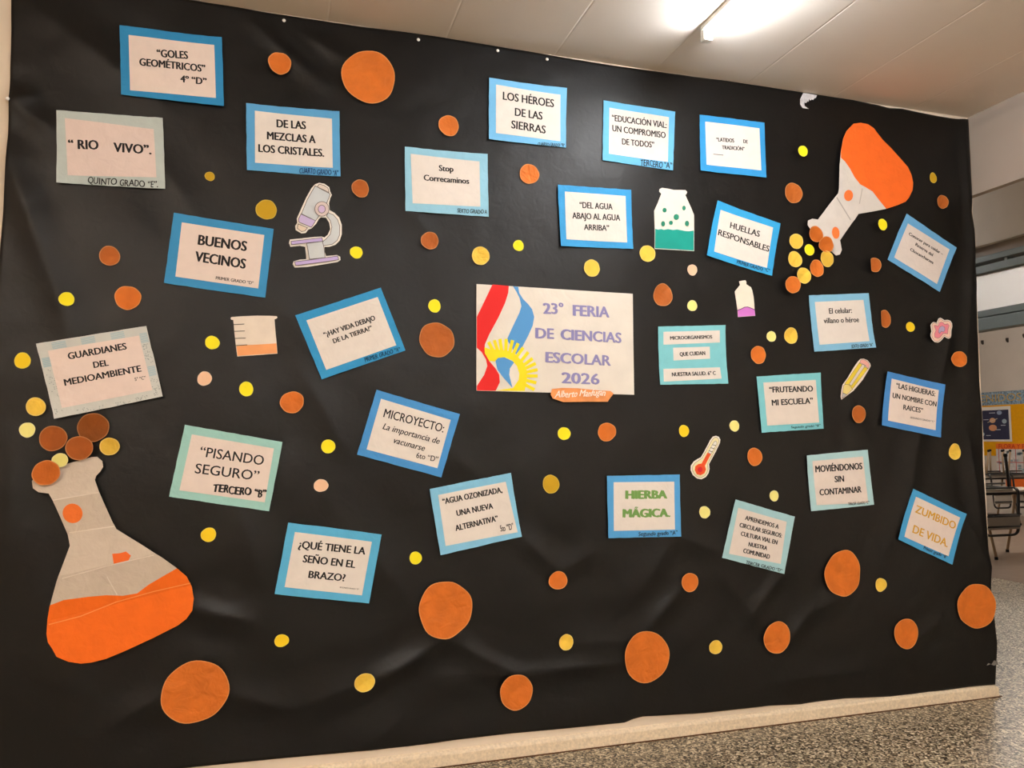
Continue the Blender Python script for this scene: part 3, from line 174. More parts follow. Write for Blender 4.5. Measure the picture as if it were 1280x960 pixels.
    {'name': 'paper_thermometer', 'label': 'cut-out paper thermometer with a red bulb', 'cat': 'paper cutout', 'layers': [('card', [(1.8825, 1.3013), (1.8994, 1.305), (1.9134, 1.3), (1.9209, 1.2877), (1.9183, 1.2728), (1.8977, 1.2359), (1.8745, 1.1993), (1.86, 1.1773), (1.8623, 1.1553), (1.8563, 1.1358), (1.842, 1.119), (1.8196, 1.1096), (1.7977, 1.1136), (1.7761, 1.1297), (1.7656, 1.1517), (1.7674, 1.1711), (1.7829, 1.1904), (1.8024, 1.2011), (1.8191, 1.2083), (1.8335, 1.229), (1.8537, 1.2608), (1.8682, 1.2853)], (240, 234, 222), 0), ('glass', [(1.8866, 1.2951), (1.8993, 1.2983), (1.9095, 1.2926), (1.9135, 1.2827), (1.9098, 1.2704), (1.8908, 1.2384), (1.8676, 1.2018), (1.8522, 1.1762), (1.8545, 1.1554), (1.8485, 1.1384), (1.8366, 1.1251), (1.8184, 1.1174), (1.7992, 1.1208), (1.7822, 1.1345), (1.7744, 1.1516), (1.7758, 1.1681), (1.7882, 1.183), (1.8078, 1.1945), (1.8246, 1.2046), (1.839, 1.2265), (1.8592, 1.2583), (1.8736, 1.2804)], (238, 230, 184), 1), ('tube', [(1.8875, 1.2766), (1.8961, 1.2815), (1.9021, 1.2741), (1.8984, 1.263), (1.8694, 1.2214), (1.8557, 1.2301), (1.8702, 1.2521)], (242, 238, 230), 1), ('red_column', [(1.8529, 1.2289), (1.8694, 1.2214), (1.8376, 1.1703), (1.8428, 1.1531), (1.8341, 1.1361), (1.8145, 1.1279), (1.7954, 1.1331), (1.7862, 1.1514), (1.7893, 1.1684), (1.8047, 1.178), (1.8213, 1.1802)], (234, 90, 44), 0), ('bulb', [(1.8253, 1.1533), (1.8247, 1.1496), (1.8228, 1.1462), (1.82, 1.1435), (1.8165, 1.1419), (1.8126, 1.1413), (1.8088, 1.142), (1.8054, 1.1437), (1.8027, 1.1465), (1.801, 1.1499), (1.8005, 1.1537), (1.8012, 1.1574), (1.8031, 1.1608), (1.8059, 1.1634), (1.8094, 1.1651), (1.8132, 1.1657), (1.817, 1.165), (1.8205, 1.1633), (1.8231, 1.1605), (1.8248, 1.1571)], (222, 44, 54), 0)], 'lines': [('scale_mark', [(1.8687, 1.2509), (1.8882, 1.2458)], 0.00274, (80, 90, 70)), ('scale_mark', [(1.8601, 1.2374), (1.8781, 1.2316)], 0.00274, (80, 90, 70)), ('scale_mark', [(1.8788, 1.2643), (1.8955, 1.2606)], 0.00274, (80, 90, 70))], 'folds': None},
    {'name': 'paper_pencil', 'label': 'cut-out yellow paper pencil with pink eraser', 'cat': 'paper cutout', 'layers': [('card', [(2.7085, 1.6791), (2.7278, 1.681), (2.7501, 1.6736), (2.7656, 1.658), (2.7676, 1.646), (2.7579, 1.631), (2.7169, 1.5767), (2.6603, 1.5225), (2.6245, 1.5008), (2.5889, 1.478), (2.5848, 1.4924), (2.5909, 1.5266), (2.5981, 1.5505), (2.6313, 1.5881), (2.6649, 1.634), (2.6918, 1.6653)], (240, 226, 214), 0), ('body', [(2.7006, 1.6602), (2.7489, 1.6321), (2.6542, 1.5304), (2.6327, 1.5458), (2.6093, 1.5539), (2.6543, 1.6072)], (240, 214, 66), 1), ('stripe', [(2.7186, 1.654), (2.7337, 1.6459), (2.6492, 1.5475), (2.6355, 1.5538)], (232, 220, 204), 1), ('eraser', [(2.7083, 1.6746), (2.7276, 1.6765), (2.7467, 1.6695), (2.759, 1.6551), (2.755, 1.6376), (2.7489, 1.6326), (2.7329, 1.6496), (2.7012, 1.6608)], (240, 178, 168), 1), ('tip', [(2.6027, 1.5479), (2.614, 1.5534), (2.6298, 1.5524), (2.6452, 1.5421), (2.6526, 1.529), (2.6199, 1.5034), (2.595, 1.5122)], (234, 214, 134), 1), ('lead', [(2.5949, 1.5109), (2.6183, 1.5029), (2.5914, 1.4846), (2.5895, 1.4924)], (198, 192, 190), 1)], 'lines': [], 'folds': None},
    {'name': 'paper_cell', 'label': 'pink wavy cut-out paper cell near the right edge', 'cat': 'paper cutout', 'layers': [('card', [(3.1477, 1.8723), (3.1588, 1.8805), (3.1707, 1.8791), (3.1801, 1.8756), (3.1867, 1.8875), (3.1933, 1.8993), (3.2056, 1.9038), (3.2174, 1.8994), (3.2314, 1.8923), (3.2509, 1.8951), (3.2677, 1.8919), (3.2792, 1.8797), (3.2806, 1.8623), (3.2735, 1.8426), (3.2707, 1.8153), (3.2652, 1.8035), (3.2528, 1.7982), (3.2409, 1.8007), (3.2268, 1.8079), (3.2167, 1.7979), (3.2015, 1.7838), (3.1843, 1.7755), (3.1629, 1.7777), (3.1469, 1.7896), (3.1383, 1.8066), (3.1389, 1.8181), (3.1454, 1.8299), (3.1429, 1.849), (3.1412, 1.8624)], (240, 228, 218), 0), ('membrane', [(3.1535, 1.8706), (3.1622, 1.8758), (3.1728, 1.8743), (3.1833, 1.869), (3.1925, 1.8838), (3.1967, 1.8947), (3.2053, 1.8979), (3.2147, 1.8945), (3.2275, 1.8863), (3.2506, 1.8892), (3.2638, 1.8869), (3.273, 1.8775), (3.2733, 1.862), (3.2662, 1.8423), (3.2639, 1.8151), (3.2593, 1.8062), (3.252, 1.804), (3.2412, 1.8065), (3.2247, 1.8136), (3.2121, 1.8016), (3.197, 1.7885), (3.1834, 1.7813), (3.1644, 1.7835), (3.153, 1.7927), (3.1459, 1.8068), (3.1464, 1.8174), (3.1526, 1.8302), (3.15, 1.8493), (3.1488, 1.8627)], (244, 206, 188), 1), ('cytoplasm', [(3.1626, 1.8614), (3.1746, 1.8628), (3.1888, 1.8595), (3.1956, 1.8753), (3.2092, 1.8816), (3.2211, 1.8792), (3.2302, 1.8699), (3.2498, 1.8746), (3.259, 1.8653), (3.2506, 1.8456), (3.2469, 1.8222), (3.2325, 1.8236), (3.218, 1.823), (3.1977, 1.803), (3.1831, 1.7976), (3.1642, 1.8017), (3.1627, 1.819), (3.1733, 1.8387)], (238, 142, 158), 1), ('nucleus', [(3.1902, 1.8413), (3.1981, 1.8551), (3.2154, 1.8626), (3.2294, 1.8544), (3.2285, 1.8389), (3.2185, 1.8308), (3.2066, 1.8342), (3.194, 1.8221), (3.1884, 1.8296)], (184, 168, 204), 1)], 'lines': [], 'folds': None},
]
FERIA = {
    'sheet': [(0.7752, 1.9394), (1.4929, 1.9367), (1.4931, 1.4858), (0.7757, 1.4918)],
    'texts': [('23°', (1.072, 1.8272), (1.1639, 1.8302), 0.0454, 'engrave', (112, 106, 168)), ('FERIA', (1.2084, 1.8252), (1.3788, 1.8251), 0.0462, 'engrave', (112, 106, 168)), ('DE', (1.0364, 1.7206), (1.1183, 1.7207), 0.0434, 'engrave', (112, 106, 168)), ('CIENCIAS', (1.1507, 1.7189), (1.4351, 1.7142), 0.0442, 'engrave', (112, 106, 168)), ('ESCOLAR', (1.0812, 1.6185), (1.3825, 1.6119), 0.0438, 'engrave', (112, 106, 168)), ('2026', (1.1536, 1.5309), (1.3275, 1.5284), 0.0454, 'engrave', (112, 106, 168))],
    'strip': [(1.1047, 1.5042), (1.1504, 1.5096), (1.2242, 1.5091), (1.3115, 1.5019), (1.3747, 1.5), (1.3904, 1.4885), (1.3743, 1.4706), (1.3614, 1.4529), (1.2609, 1.4517), (1.1561, 1.4487), (1.1075, 1.4641), (1.0985, 1.4812)],
    'striptext': ('Alberto Manfugan', (1.1166, 1.4671), (1.3491, 1.4802), 0.0278, 'script', (250, 240, 230)),
    'rays': [[(0.8216, 1.6934), (0.8341, 1.7003), (0.8609, 1.652), (0.8484, 1.6452)], [(0.8457, 1.7032), (0.8592, 1.708), (0.877, 1.6556), (0.8634, 1.6509)], [(0.87, 1.7105), (0.8841, 1.7131), (0.8925, 1.6581), (0.8784, 1.6557)], [(0.8974, 1.7128), (0.9117, 1.7128), (0.9095, 1.6568), (0.8952, 1.6569)], [(0.9252, 1.7098), (0.9392, 1.7071), (0.926, 1.6521), (0.912, 1.6548)], [(0.9505, 1.6986), (0.9637, 1.6933), (0.9398, 1.6414), (0.9267, 1.6466)], [(0.9735, 1.6819), (0.9852, 1.6741), (0.9508, 1.6276), (0.9391, 1.6354)], [(0.996, 1.664), (1.0074, 1.6558), (0.9709, 1.6106), (0.9595, 1.6189)], [(1.0168, 1.6391), (1.0256, 1.6282), (0.9786, 1.5931), (0.9699, 1.6039)], [(1.032, 1.6188), (1.0383, 1.6064), (0.985, 1.5809), (0.9789, 1.5932)], [(1.0419, 1.5927), (1.045, 1.5792), (0.9875, 1.5657), (0.9844, 1.5791)], [(1.0434, 1.5661), (1.0433, 1.5522), (0.9845, 1.5509), (0.9845, 1.5648)], [(1.0394, 1.5364), (1.0357, 1.5228), (0.9789, 1.5356), (0.9825, 1.5491)], [(1.0326, 1.5062), (1.0255, 1.4939), (0.9742, 1.52), (0.9812, 1.5322)]],
    'red': [(0.8443, 1.9414), (0.916, 1.939), (0.9132, 1.9087), (0.8993, 1.865), (0.8717, 1.8048), (0.8306, 1.7287), (0.8116, 1.6857), (0.8116, 1.654), (0.8306, 1.6177), (0.8578, 1.5867), (0.8741, 1.5607), (0.8768, 1.5291), (0.8588, 1.493), (0.7772, 1.4932), (0.7772, 1.5115), (0.8089, 1.5592), (0.8225, 1.5964), (0.817, 1.6226), (0.7981, 1.6536), (0.777, 1.6714), (0.7769, 1.8006), (0.798, 1.844)],
    'blue': [(0.9344, 1.939), (0.9578, 1.9371), (0.9622, 1.9113), (0.9801, 1.8852), (1.0025, 1.8647), (1.0193, 1.8439), (1.0288, 1.8118), (1.0218, 1.7737), (1.0019, 1.7298), (0.9738, 1.6778), (0.9487, 1.6476), (0.9073, 1.7102), (0.9351, 1.7701), (0.9631, 1.8277), (0.9716, 1.8551), (0.9633, 1.8898), (0.9494, 1.916)],
    'blue2': [(0.8578, 1.6184), (0.8687, 1.6304), (0.8962, 1.6343), (0.9403, 1.6154), (0.9209, 1.5883), (0.918, 1.5617), (0.9317, 1.5063), (0.8905, 1.5505), (0.866, 1.5816)],
    'sun': [(0.81, 1.6751), (0.8306, 1.6678), (0.8688, 1.6664), (0.9127, 1.6625), (0.9459, 1.6475), (0.9791, 1.6164), (0.9958, 1.5795), (0.9956, 1.5421), (0.9854, 1.494), (0.8588, 1.494), (0.9345, 1.5064), (0.9594, 1.5413), (0.9623, 1.568), (0.9513, 1.5997), (0.9292, 1.623), (0.8962, 1.6354), (0.8687, 1.632), (0.8551, 1.6157), (0.8306, 1.6177), (0.8116, 1.6487)],
}
SHEET = {
    'bottom': [(-0.9624, 0.1176), (-0.2975, 0.1063), (-0.0631, 0.1031), (0.2277, 0.0954), (0.5042, 0.0894), (0.6969, 0.0939), (0.931, 0.0934), (1.1934, 0.0877), (1.4312, 0.084), (1.4689, 0.095), (1.5143, 0.1004), (1.8176, 0.0865), (2.146, 0.0851), (2.3167, 0.0719), (2.5602, 0.0754), (2.9308, 0.053), (3.3002, 0.0624), (3.469, 0.0567)],
    'top': [(-1.0079, 2.9757), (-0.3166, 2.9988), (-0.1238, 2.9884), (0.0602, 2.9919), (0.2834, 2.9853), (0.5841, 2.989), (0.9381, 2.9874), (1.1613, 2.9857), (1.354, 2.9839), (1.8007, 2.986), (2.2367, 2.9922), (2.4196, 2.9903), (2.7136, 2.9897), (2.8752, 2.9833), (2.9497, 2.9759), (3.0257, 2.982), (3.1277, 2.9769), (3.2575, 2.9736), (3.3899, 2.9724), (3.4601, 2.9788)],
    'left': [(-0.9688, 2.9522), (-0.9616, 2.7714), (-0.9595, 2.5914), (-0.9563, 2.5112), (-0.9575, 2.413), (-0.9558, 2.3097), (-0.9593, 2.148), (-0.9647, 1.9731), (-0.9665, 1.7145), (-0.9416, 0.1805)],
    'right': [(3.4628, 2.9791), (3.4609, 2.761), (3.4616, 2.5449), (3.4521, 2.4925), (3.4608, 2.3946), (3.46, 2.245), (3.4612, 1.9065), (3.4566, 1.6968), (3.4518, 1.5718), (3.4576, 1.4063), (3.4598, 1.1801), (3.4674, 0.8745), (3.468, 0.7129), (3.4844, 0.6398), (3.4713, 0.5122), (3.4929, 0.2718), (3.4664, 0.0569)],
    'creases': [((-0.9563, 2.5112), (-0.8761, 2.5426), 0.0372, 0.006), ((-0.9563, 2.5112), (-0.8068, 2.4158), 0.0446, 0.007), ((-0.9558, 2.3097), (-0.8569, 2.0394), 0.0521, 0.009), ((-0.8569, 2.0394), (-0.728, 1.6664), 0.0595, 0.006), ((-0.728, 1.6664), (-0.7993, 1.5196), 0.0595, 0.003), ((-0.8489, 2.8503), (-0.4616, 2.5655), 0.0744, 0.006), ((-0.1073, 2.9185), (0.1113, 2.7385), 0.0372, 0.006), ((-0.4549, 2.3323), (-0.3088, 2.1284), 0.0521, 0.004), ((0.0457, 2.9293), (0.253, 2.8256), 0.0372, 0.004), ((0.6464, 0.4957), (0.4077, 0.3662), 0.0446, 0.006), ((0.4077, 0.3662), (0.1061, 0.289), 0.0521, 0.004), ((0.6464, 0.4957), (0.9488, 0.328), 0.0446, 0.007), ((1.5354, 0.4602), (1.7102, 0.6317), 0.0446, 0.007), ((1.4928, 0.4225), (1.1425, 0.4325), 0.0521, 0.005), ((0.9316, 0.3296), (0.5983, 0.3493), 0.0521, 0.004), ((1.0007, 0.33), (1.4272, 0.3332), 0.0446, 0.007), ((0.3765, 0.3689), (0.5656, 0.43), 0.0372, 0.004), ((2.2576, 0.3649), (2.3752, 0.484), 0.0372, 0.006), ((2.3752, 0.484), (2.5568, 0.5466), 0.0446, 0.004), ((2.9822, 0.3103), (3.1189, 0.3967), 0.0372, 0.005), ((2.0744, 0.5036), (2.2509, 0.6852), 0.0446, 0.006), ((0.9679, 0.8941), (1.1447, 0.7303), 0.0446, 0.005), ((1.1447, 0.7303), (1.2915, 0.8074), 0.0446, 0.004), ((1.6833, 0.8676), (1.9156, 0.7803), 0.0446, 0.004), ((1.6833, 0.8676), (1.5151, 0.6256), 0.0595, 0.004), ((-0.2962, 0.6727), (-0.1024, 0.6161), 0.0446, 0.007), ((-0.3905, 0.3716), (-0.5271, 0.2957), 0.0521, 0.006), ((-0.1611, 0.3499), (0.0479, 0.28), 0.0521, 0.005), ((3.4304, 2.9316), (3.4543, 2.3299), 0.0372, 0.007), ((3.4543, 2.3299), (3.3772, 1.7361), 0.0446, 0.007), ((3.3053, 1.9413), (3.192, 1.5669), 0.0521, 0.006), ((3.0766, 1.484), (2.9852, 1.0466), 0.0521, 0.005), ((2.9852, 1.0466), (2.7955, 0.7039), 0.0595, 0.004), ((2.5968, 1.5361), (2.7726, 1.245), 0.0521, 0.004), ((3.299, 0.9199), (3.4499, 0.6736), 0.0521, 0.005), ((3.3693, 1.242), (3.4284, 0.8354), 0.0446, 0.007), ((-0.0103, 1.8189), (0.1136, 1.6344), 0.0595, 0.003), ((0.0849, 1.5391), (0.242, 1.2576), 0.0669, 0.004), ((0.4544, 2.2749), (0.5718, 2.1498), 0.0446, 0.003), ((-0.0479, 0.746), (-0.1397, 1.0186), 0.0744, 0.004), ((0.6598, 1.2556), (0.7952, 1.1229), 0.0669, 0.003), ((0.2147, 1.0085), (0.5322, 0.6199), 0.0818, 0.004), ((1.9129, 0.6736), (2.1561, 0.4084), 0.0595, 0.004), ((-0.8893, 1.2633), (-0.8983, 0.875), 0.0818, 0.006), ((-0.6548, 0.309), (-0.8248, 0.8716), 0.1116, 0.005), ((0.4719, 0.192), (0.3485, 0.1145), 0.0521, 0.004), ((2.2344, 0.1871), (2.6791, 0.1917), 0.0521, 0.004)],
}
TACKS = [
    (-0.0167, 2.9637, 'white thumbtack at the top edge, above the small orange dot'),
    (0.5228, 2.9603, 'white thumbtack at the top edge, right of the large orange disc'),
    (0.8691, 2.9663, 'small white thumbtack at the top edge above the HÉROES sign'),
    (1.0952, 2.9614, 'white thumbtack at the top edge, above the right corner of the HÉROES sign'),
    (-0.9576, 2.5111, 'white thumbtack on the left edge of the black sheet'),
]
TORN = [
    (2.4311, 2.987),
    (2.4117, 2.9528),
    (2.4108, 2.9273),
    (2.4247, 2.9101),
    (2.461, 2.9095),
    (2.436, 2.921),
    (2.4352, 2.9399),
    (2.4453, 2.9368),
    (2.4551, 2.9488),
    (2.4601, 2.945),
    (2.4629, 2.9626),
    (2.4706, 2.9527),
    (2.4812, 2.9617),
    (2.4868, 2.9574),
    (2.4946, 2.9686),
    (2.5035, 2.971),
    (2.5113, 2.9848),
    (2.4602, 2.9877),
]
SCRAP = [
    (3.4142, 0.1538),
    (3.4279, 0.1664),
    (3.4467, 0.157),
    (3.4634, 0.1753),
    (3.4839, 0.1696),
    (3.4881, 0.1535),
    (3.4592, 0.15),
    (3.4404, 0.1595),
]
COL = {'OR': (214, 114, 38), 'OB': (180, 96, 34), 'BR': (152, 82, 22), 'GO': (194, 156, 24), 'YB': (250, 236, 28), 'YM': (248, 212, 30), 'YG': (243, 202, 76), 'YP': (246, 238, 144), 'PE': (238, 196, 162)}


# ------------------------------------------------------------------ helpers
def lin(c):
    return tuple(((v/255)/12.92 if v/255 <= .04045 else ((v/255+.055)/1.055)**2.4) for v in c) + (1.0,)

MATS = {}
def mat(name, col, rough=.8, spec=.3, mottle=0.0, mscale=20.0, bump=0.0, bscale=60.0, metal=0.0, trans=0.0, linear=False, k=1.0):
    key = (name, col, rough, spec, mottle, mscale, bump, bscale, metal, trans)
    if key in MATS:
        return MATS[key]
    m = bpy.data.materials.new(name)
    m.use_nodes = True
    nt = m.node_tree
    b = nt.nodes['Principled BSDF']
    c = tuple(col) + (1.0,) if linear else lin(col)
    c = tuple(min(.95, v*k) for v in c[:3]) + (1.0,)
    b.inputs['Base Color'].default_value = c
    b.inputs['Roughness'].default_value = rough
    b.inputs['Specular IOR Level'].default_value = spec
    b.inputs['Metallic'].default_value = metal
    tc = nt.nodes.new('ShaderNodeTexCoord')
    geo = nt.nodes.new('ShaderNodeNewGeometry')
    if mottle:
        n = nt.nodes.new('ShaderNodeTexNoise'); n.inputs['Scale'].default_value = mscale; n.inputs['Detail'].default_value = 5
        nt.links.new(geo.outputs['Position'], n.inputs['Vector'])
        mp = nt.nodes.new('ShaderNodeMapRange'); mp.inputs['From Min'].default_value = .3; mp.inputs['From Max'].default_value = .7
        mp.inputs['To Min'].default_value = 1-mottle; mp.inputs['To Max'].default_value = 1+mottle*.6
        nt.links.new(n.outputs['Fac'], mp.inputs['Value'])
        mx = nt.nodes.new('ShaderNodeVectorMath'); mx.operation = 'SCALE'
        mx.inputs[0].default_value = c[:3]
        nt.links.new(mp.outputs['Result'], mx.inputs['Scale'])
        nt.links.new(mx.outputs[0], b.inputs['Base Color'])
    if bump:
        n = nt.nodes.new('ShaderNodeTexNoise'); n.inputs['Scale'].default_value = bscale; n.inputs['Detail'].default_value = 6
        n.inputs['Distortion'].default_value = .8
        nt.links.new(geo.outputs['Position'], n.inputs['Vector'])
        bp = nt.nodes.new('ShaderNodeBump'); bp.inputs['Strength'].default_value = bump; bp.inputs['Distance'].default_value = .01
        nt.links.new(n.outputs['Fac'], bp.inputs['Height'])
        nt.links.new(bp.outputs['Normal'], b.inputs['Normal'])
    if trans:
        out = nt.nodes['Material Output']
        t = nt.nodes.new('ShaderNodeBsdfTransparent'); t.inputs[0].default_value = tuple(min(1, v**.45) for v in c[:3]) + (1,)
        mxs = nt.nodes.new('ShaderNodeMixShader'); mxs.inputs[0].default_value = trans
        nt.links.new(b.outputs[0], mxs.inputs[1]); nt.links.new(t.outputs[0], mxs.inputs[2])
        nt.links.new(mxs.outputs[0], out.inputs['Surface'])
    MATS[key] = m
    return m

def emit(name, col, strength):
    m = bpy.data.materials.new(name); m.use_nodes = True
    b = m.node_tree.nodes['Principled BSDF']
    b.inputs['Base Color'].default_value = (.9, .9, .9, 1)
    b.inputs['Emission Color'].default_value = tuple(col) + (1,)
    b.inputs['Emission Strength'].default_value = strength
    return m

def link(name, me, mats, parent=None, loc=(0, 0, 0)):
    for m in (mats if isinstance(mats, (list, tuple)) else [mats]):
        me.materials.append(m)
    o = bpy.data.objects.new(name, me)
    COLL.objects.link(o)
    o.location = loc
    if parent:
        o.parent = parent
    return o

def obj(name, bm, mats, parent=None, loc=(0, 0, 0), smooth=False):
    bmesh.ops.recalc_face_normals(bm, faces=bm.faces)
    me = bpy.data.meshes.new(name)
    bm.to_mesh(me); bm.free()
    if smooth:
        for p in me.polygons:
            p.use_smooth = True
    return link(name, me, mats, parent, loc)

def tag(o, label, cat, group=None):
    o['label'] = label; o['category'] = cat
    if group:
        o['group'] = group
    return o

def thing(name, label, cat, loc, group=None):
    o = bpy.data.objects.new(name, None)
    o.empty_display_size = .05
    COLL.objects.link(o); o.location = loc
    return tag(o, label, cat, group)

def struct(o):
    o['kind'] = 'structure'
    return o

def box(bm, x0, x1, y0, y1, z0, z1, mi=0, bevel=0):
    r = bmesh.ops.create_cube(bm, size=1)
    for v in r['verts']:
        v.co = Vector((x0 + (v.co.x+.5)*(x1-x0), y0 + (v.co.y+.5)*(y1-y0), z0 + (v.co.z+.5)*(z1-z0)))
    fs = {f for v in r['verts'] for f in v.link_faces}
    for f in fs:
        f.material_index = mi
    if bevel:
        es = {e for v in r['verts'] for e in v.link_edges}
        bmesh.ops.bevel(bm, geom=list(es), offset=bevel, segments=2, affect='EDGES', profile=.5)

def tube(bm, pts, r, n=10, mi=0):
    pts = [Vector(p) for p in pts]
    rings = []
    prev = None
    for i, p in enumerate(pts):
        d = (pts[min(i+1, len(pts)-1)] - pts[max(i-1, 0)]).normalized()
        if prev is None:
            a = d.orthogonal().normalized()
        else:
            a = (prev - d*prev.dot(d)).normalized()
        prev = a
        b = d.cross(a)
        rings.append([bm.verts.new(p + (a*math.cos(2*math.pi*k/n) + b*math.sin(2*math.pi*k/n))*r) for k in range(n)])
    for q, w in zip(rings, rings[1:]):
        for k in range(n):
            f = bm.faces.new((q[k], q[(k+1) % n], w[(k+1) % n], w[k])); f.material_index = mi; f.smooth = True
    bm.faces.new(rings[0][::-1]).material_index = mi
    bm.faces.new(rings[-1]).material_index = mi

def arc(pts, rad, n=5):
    """round the inner corners of a polyline"""
    pts = [Vector(p) for p in pts]
    out = [pts[0]]
    for a, b, c in zip(pts, pts[1:], pts[2:]):
        p = b + (a-b).normalized()*min(rad, (a-b).length*.45); q = b + (c-b).normalized()*min(rad, (c-b).length*.45)
        for i in range(n+1):
            t = i/n
            out.append(p*(1-t)**2 + b*2*t*(1-t) + q*t*t)
    out.append(pts[-1])
    return out

# ------------------------------------------------------------------ materials of the room
def plaster(name, col, mottle=.05, bump=.12):
    return mat(name, col, rough=.85, spec=.2, mottle=mottle, mscale=3.0, bump=bump, bscale=14.0)

M_WALL = plaster('cream wall paint', (226, 212, 194))
M_ROOMWALL = plaster('classroom wall paint', (198, 189, 178))
M_CEIL = None
def ceiling_mat():
    m = bpy.data.materials.new('painted ceiling boards'); m.use_nodes = True
    nt = m.node_tree; b = nt.nodes['Principled BSDF']
    b.inputs['Roughness'].default_value = .6; b.inputs['Specular IOR Level'].default_value = .25
    geo = nt.nodes.new('ShaderNodeNewGeometry')
    sep = nt.nodes.new('ShaderNodeSeparateXYZ'); nt.links.new(geo.outputs['Position'], sep.inputs[0])
    a = nt.nodes.new('ShaderNodeMath'); a.operation = 'ADD'; a.inputs[1].default_value = 20 - 0.31
    nt.links.new(sep.outputs['X'], a.inputs[0])
    mo = nt.nodes.new('ShaderNodeMath'); mo.operation = 'MODULO'; mo.inputs[1].default_value = .49
    nt.links.new(a.outputs[0], mo.inputs[0])
    su = nt.nodes.new('ShaderNodeMath'); su.operation = 'SUBTRACT'; su.inputs[1].default_value = .245
    nt.links.new(mo.outputs[0], su.inputs[0])
    ab = nt.nodes.new('ShaderNodeMath'); ab.operation = 'ABSOLUTE'; nt.links.new(su.outputs[0], ab.inputs[0])
    mr = nt.nodes.new('ShaderNodeMapRange'); mr.inputs['From Min'].default_value = 0; mr.inputs['From Max'].default_value = .006
    mr.inputs['To Min'].default_value = 0; mr.inputs['To Max'].default_value = 1
    nt.links.new(ab.outputs[0], mr.inputs['Value'])
    n = nt.nodes.new('ShaderNodeTexNoise'); n.inputs['Scale'].default_value = 1.6; n.inputs['Detail'].default_value = 4
    nt.links.new(geo.outputs['Position'], n.inputs['Vector'])
    cr = nt.nodes.new('ShaderNodeValToRGB')
    cr.color_ramp.elements[0].position = .3; cr.color_ramp.elements[0].color = lin((224, 214, 203))
    cr.color_ramp.elements[1].position = .7; cr.color_ramp.elements[1].color = lin((231, 222, 212))
    nt.links.new(n.outputs['Fac'], cr.inputs[0]); nt.links.new(cr.outputs[0], b.inputs['Base Color'])
    n2 = nt.nodes.new('ShaderNodeTexNoise'); n2.inputs['Scale'].default_value = 9; n2.inputs['Detail'].default_value = 3
    nt.links.new(geo.outputs['Position'], n2.inputs['Vector'])
    ad = nt.nodes.new('ShaderNodeMath'); ad.operation = 'MULTIPLY_ADD'; ad.inputs[1].default_value = .25
    nt.links.new(n2.outputs['Fac'], ad.inputs[0]); nt.links.new(mr.outputs[0], ad.inputs[2])
    bp = nt.nodes.new('ShaderNodeBump'); bp.inputs['Strength'].default_value = .35; bp.inputs['Distance'].default_value = .004
    nt.links.new(ad.outputs[0], bp.inputs['Height']); nt.links.new(bp.outputs[0], b.inputs['Normal'])
    return m
M_CEIL = ceiling_mat()

def terrazzo():
    m = bpy.data.materials.new('terrazzo floor'); m.use_nodes = True
    nt = m.node_tree; b = nt.nodes['Principled BSDF']
    geo = nt.nodes.new('ShaderNodeNewGeometry')
    v = nt.nodes.new('ShaderNodeTexVoronoi'); v.inputs['Scale'].default_value = 125
    nt.links.new(geo.outputs['Position'], v.inputs['Vector'])
    sep = nt.nodes.new('ShaderNodeSeparateColor'); nt.links.new(v.outputs['Color'], sep.inputs[0])
    cr = nt.nodes.new('ShaderNodeValToRGB'); cr.color_ramp.interpolation = 'CONSTANT'
    e = cr.color_ramp.elements
    e[0].position = 0; e[0].color = lin((58, 49, 38))
    e[1].position = .28; e[1].color = lin((130, 116, 95))
    for p, c in ((.52, (166, 151, 125)), (.72, (200, 185, 156)), (.88, (234, 222, 194))):
        q = e.new(p); q.color = lin(c)
    nt.links.new(sep.outputs[0], cr.inputs[0])
    n = nt.nodes.new('ShaderNodeTexNoise'); n.inputs['Scale'].default_value = 2.2; n.inputs['Detail'].default_value = 4
    nt.links.new(geo.outputs['Position'], n.inputs['Vector'])
    mp = nt.nodes.new('ShaderNodeMapRange'); mp.inputs['To Min'].default_value = .78; mp.inputs['To Max'].default_value = 1.15
    nt.links.new(n.outputs['Fac'], mp.inputs['Value'])
    mx = nt.nodes.new('ShaderNodeVectorMath'); mx.operation = 'SCALE'
    nt.links.new(cr.outputs[0], mx.inputs[0]); nt.links.new(mp.outputs[0], mx.inputs['Scale'])
    nt.links.new(mx.outputs[0], b.inputs['Base Color'])
    b.inputs['Roughness'].default_value = .38; b.inputs['Specular IOR Level'].default_value = .4
    bp = nt.nodes.new('ShaderNodeBump'); bp.inputs['Strength'].default_value = .25; bp.inputs['Distance'].default_value = .002
    nt.links.new(sep.outputs[1], bp.inputs['Height']); nt.links.new(bp.outputs[0], b.inputs['Normal'])
    return m
M_FLOOR = terrazzo()
M_SKIRT = mat('worn cream terrazzo skirting', (236, 218, 190), rough=.55, spec=.35, mottle=.16, mscale=95, bump=.2, bscale=60)
M_GROUT = mat('brown joint line', (96, 66, 44), rough=.9)
M_SLATE = mat('slate grey painted metal', (116, 126, 126), rough=.45, spec=.4, mottle=.06, mscale=8)

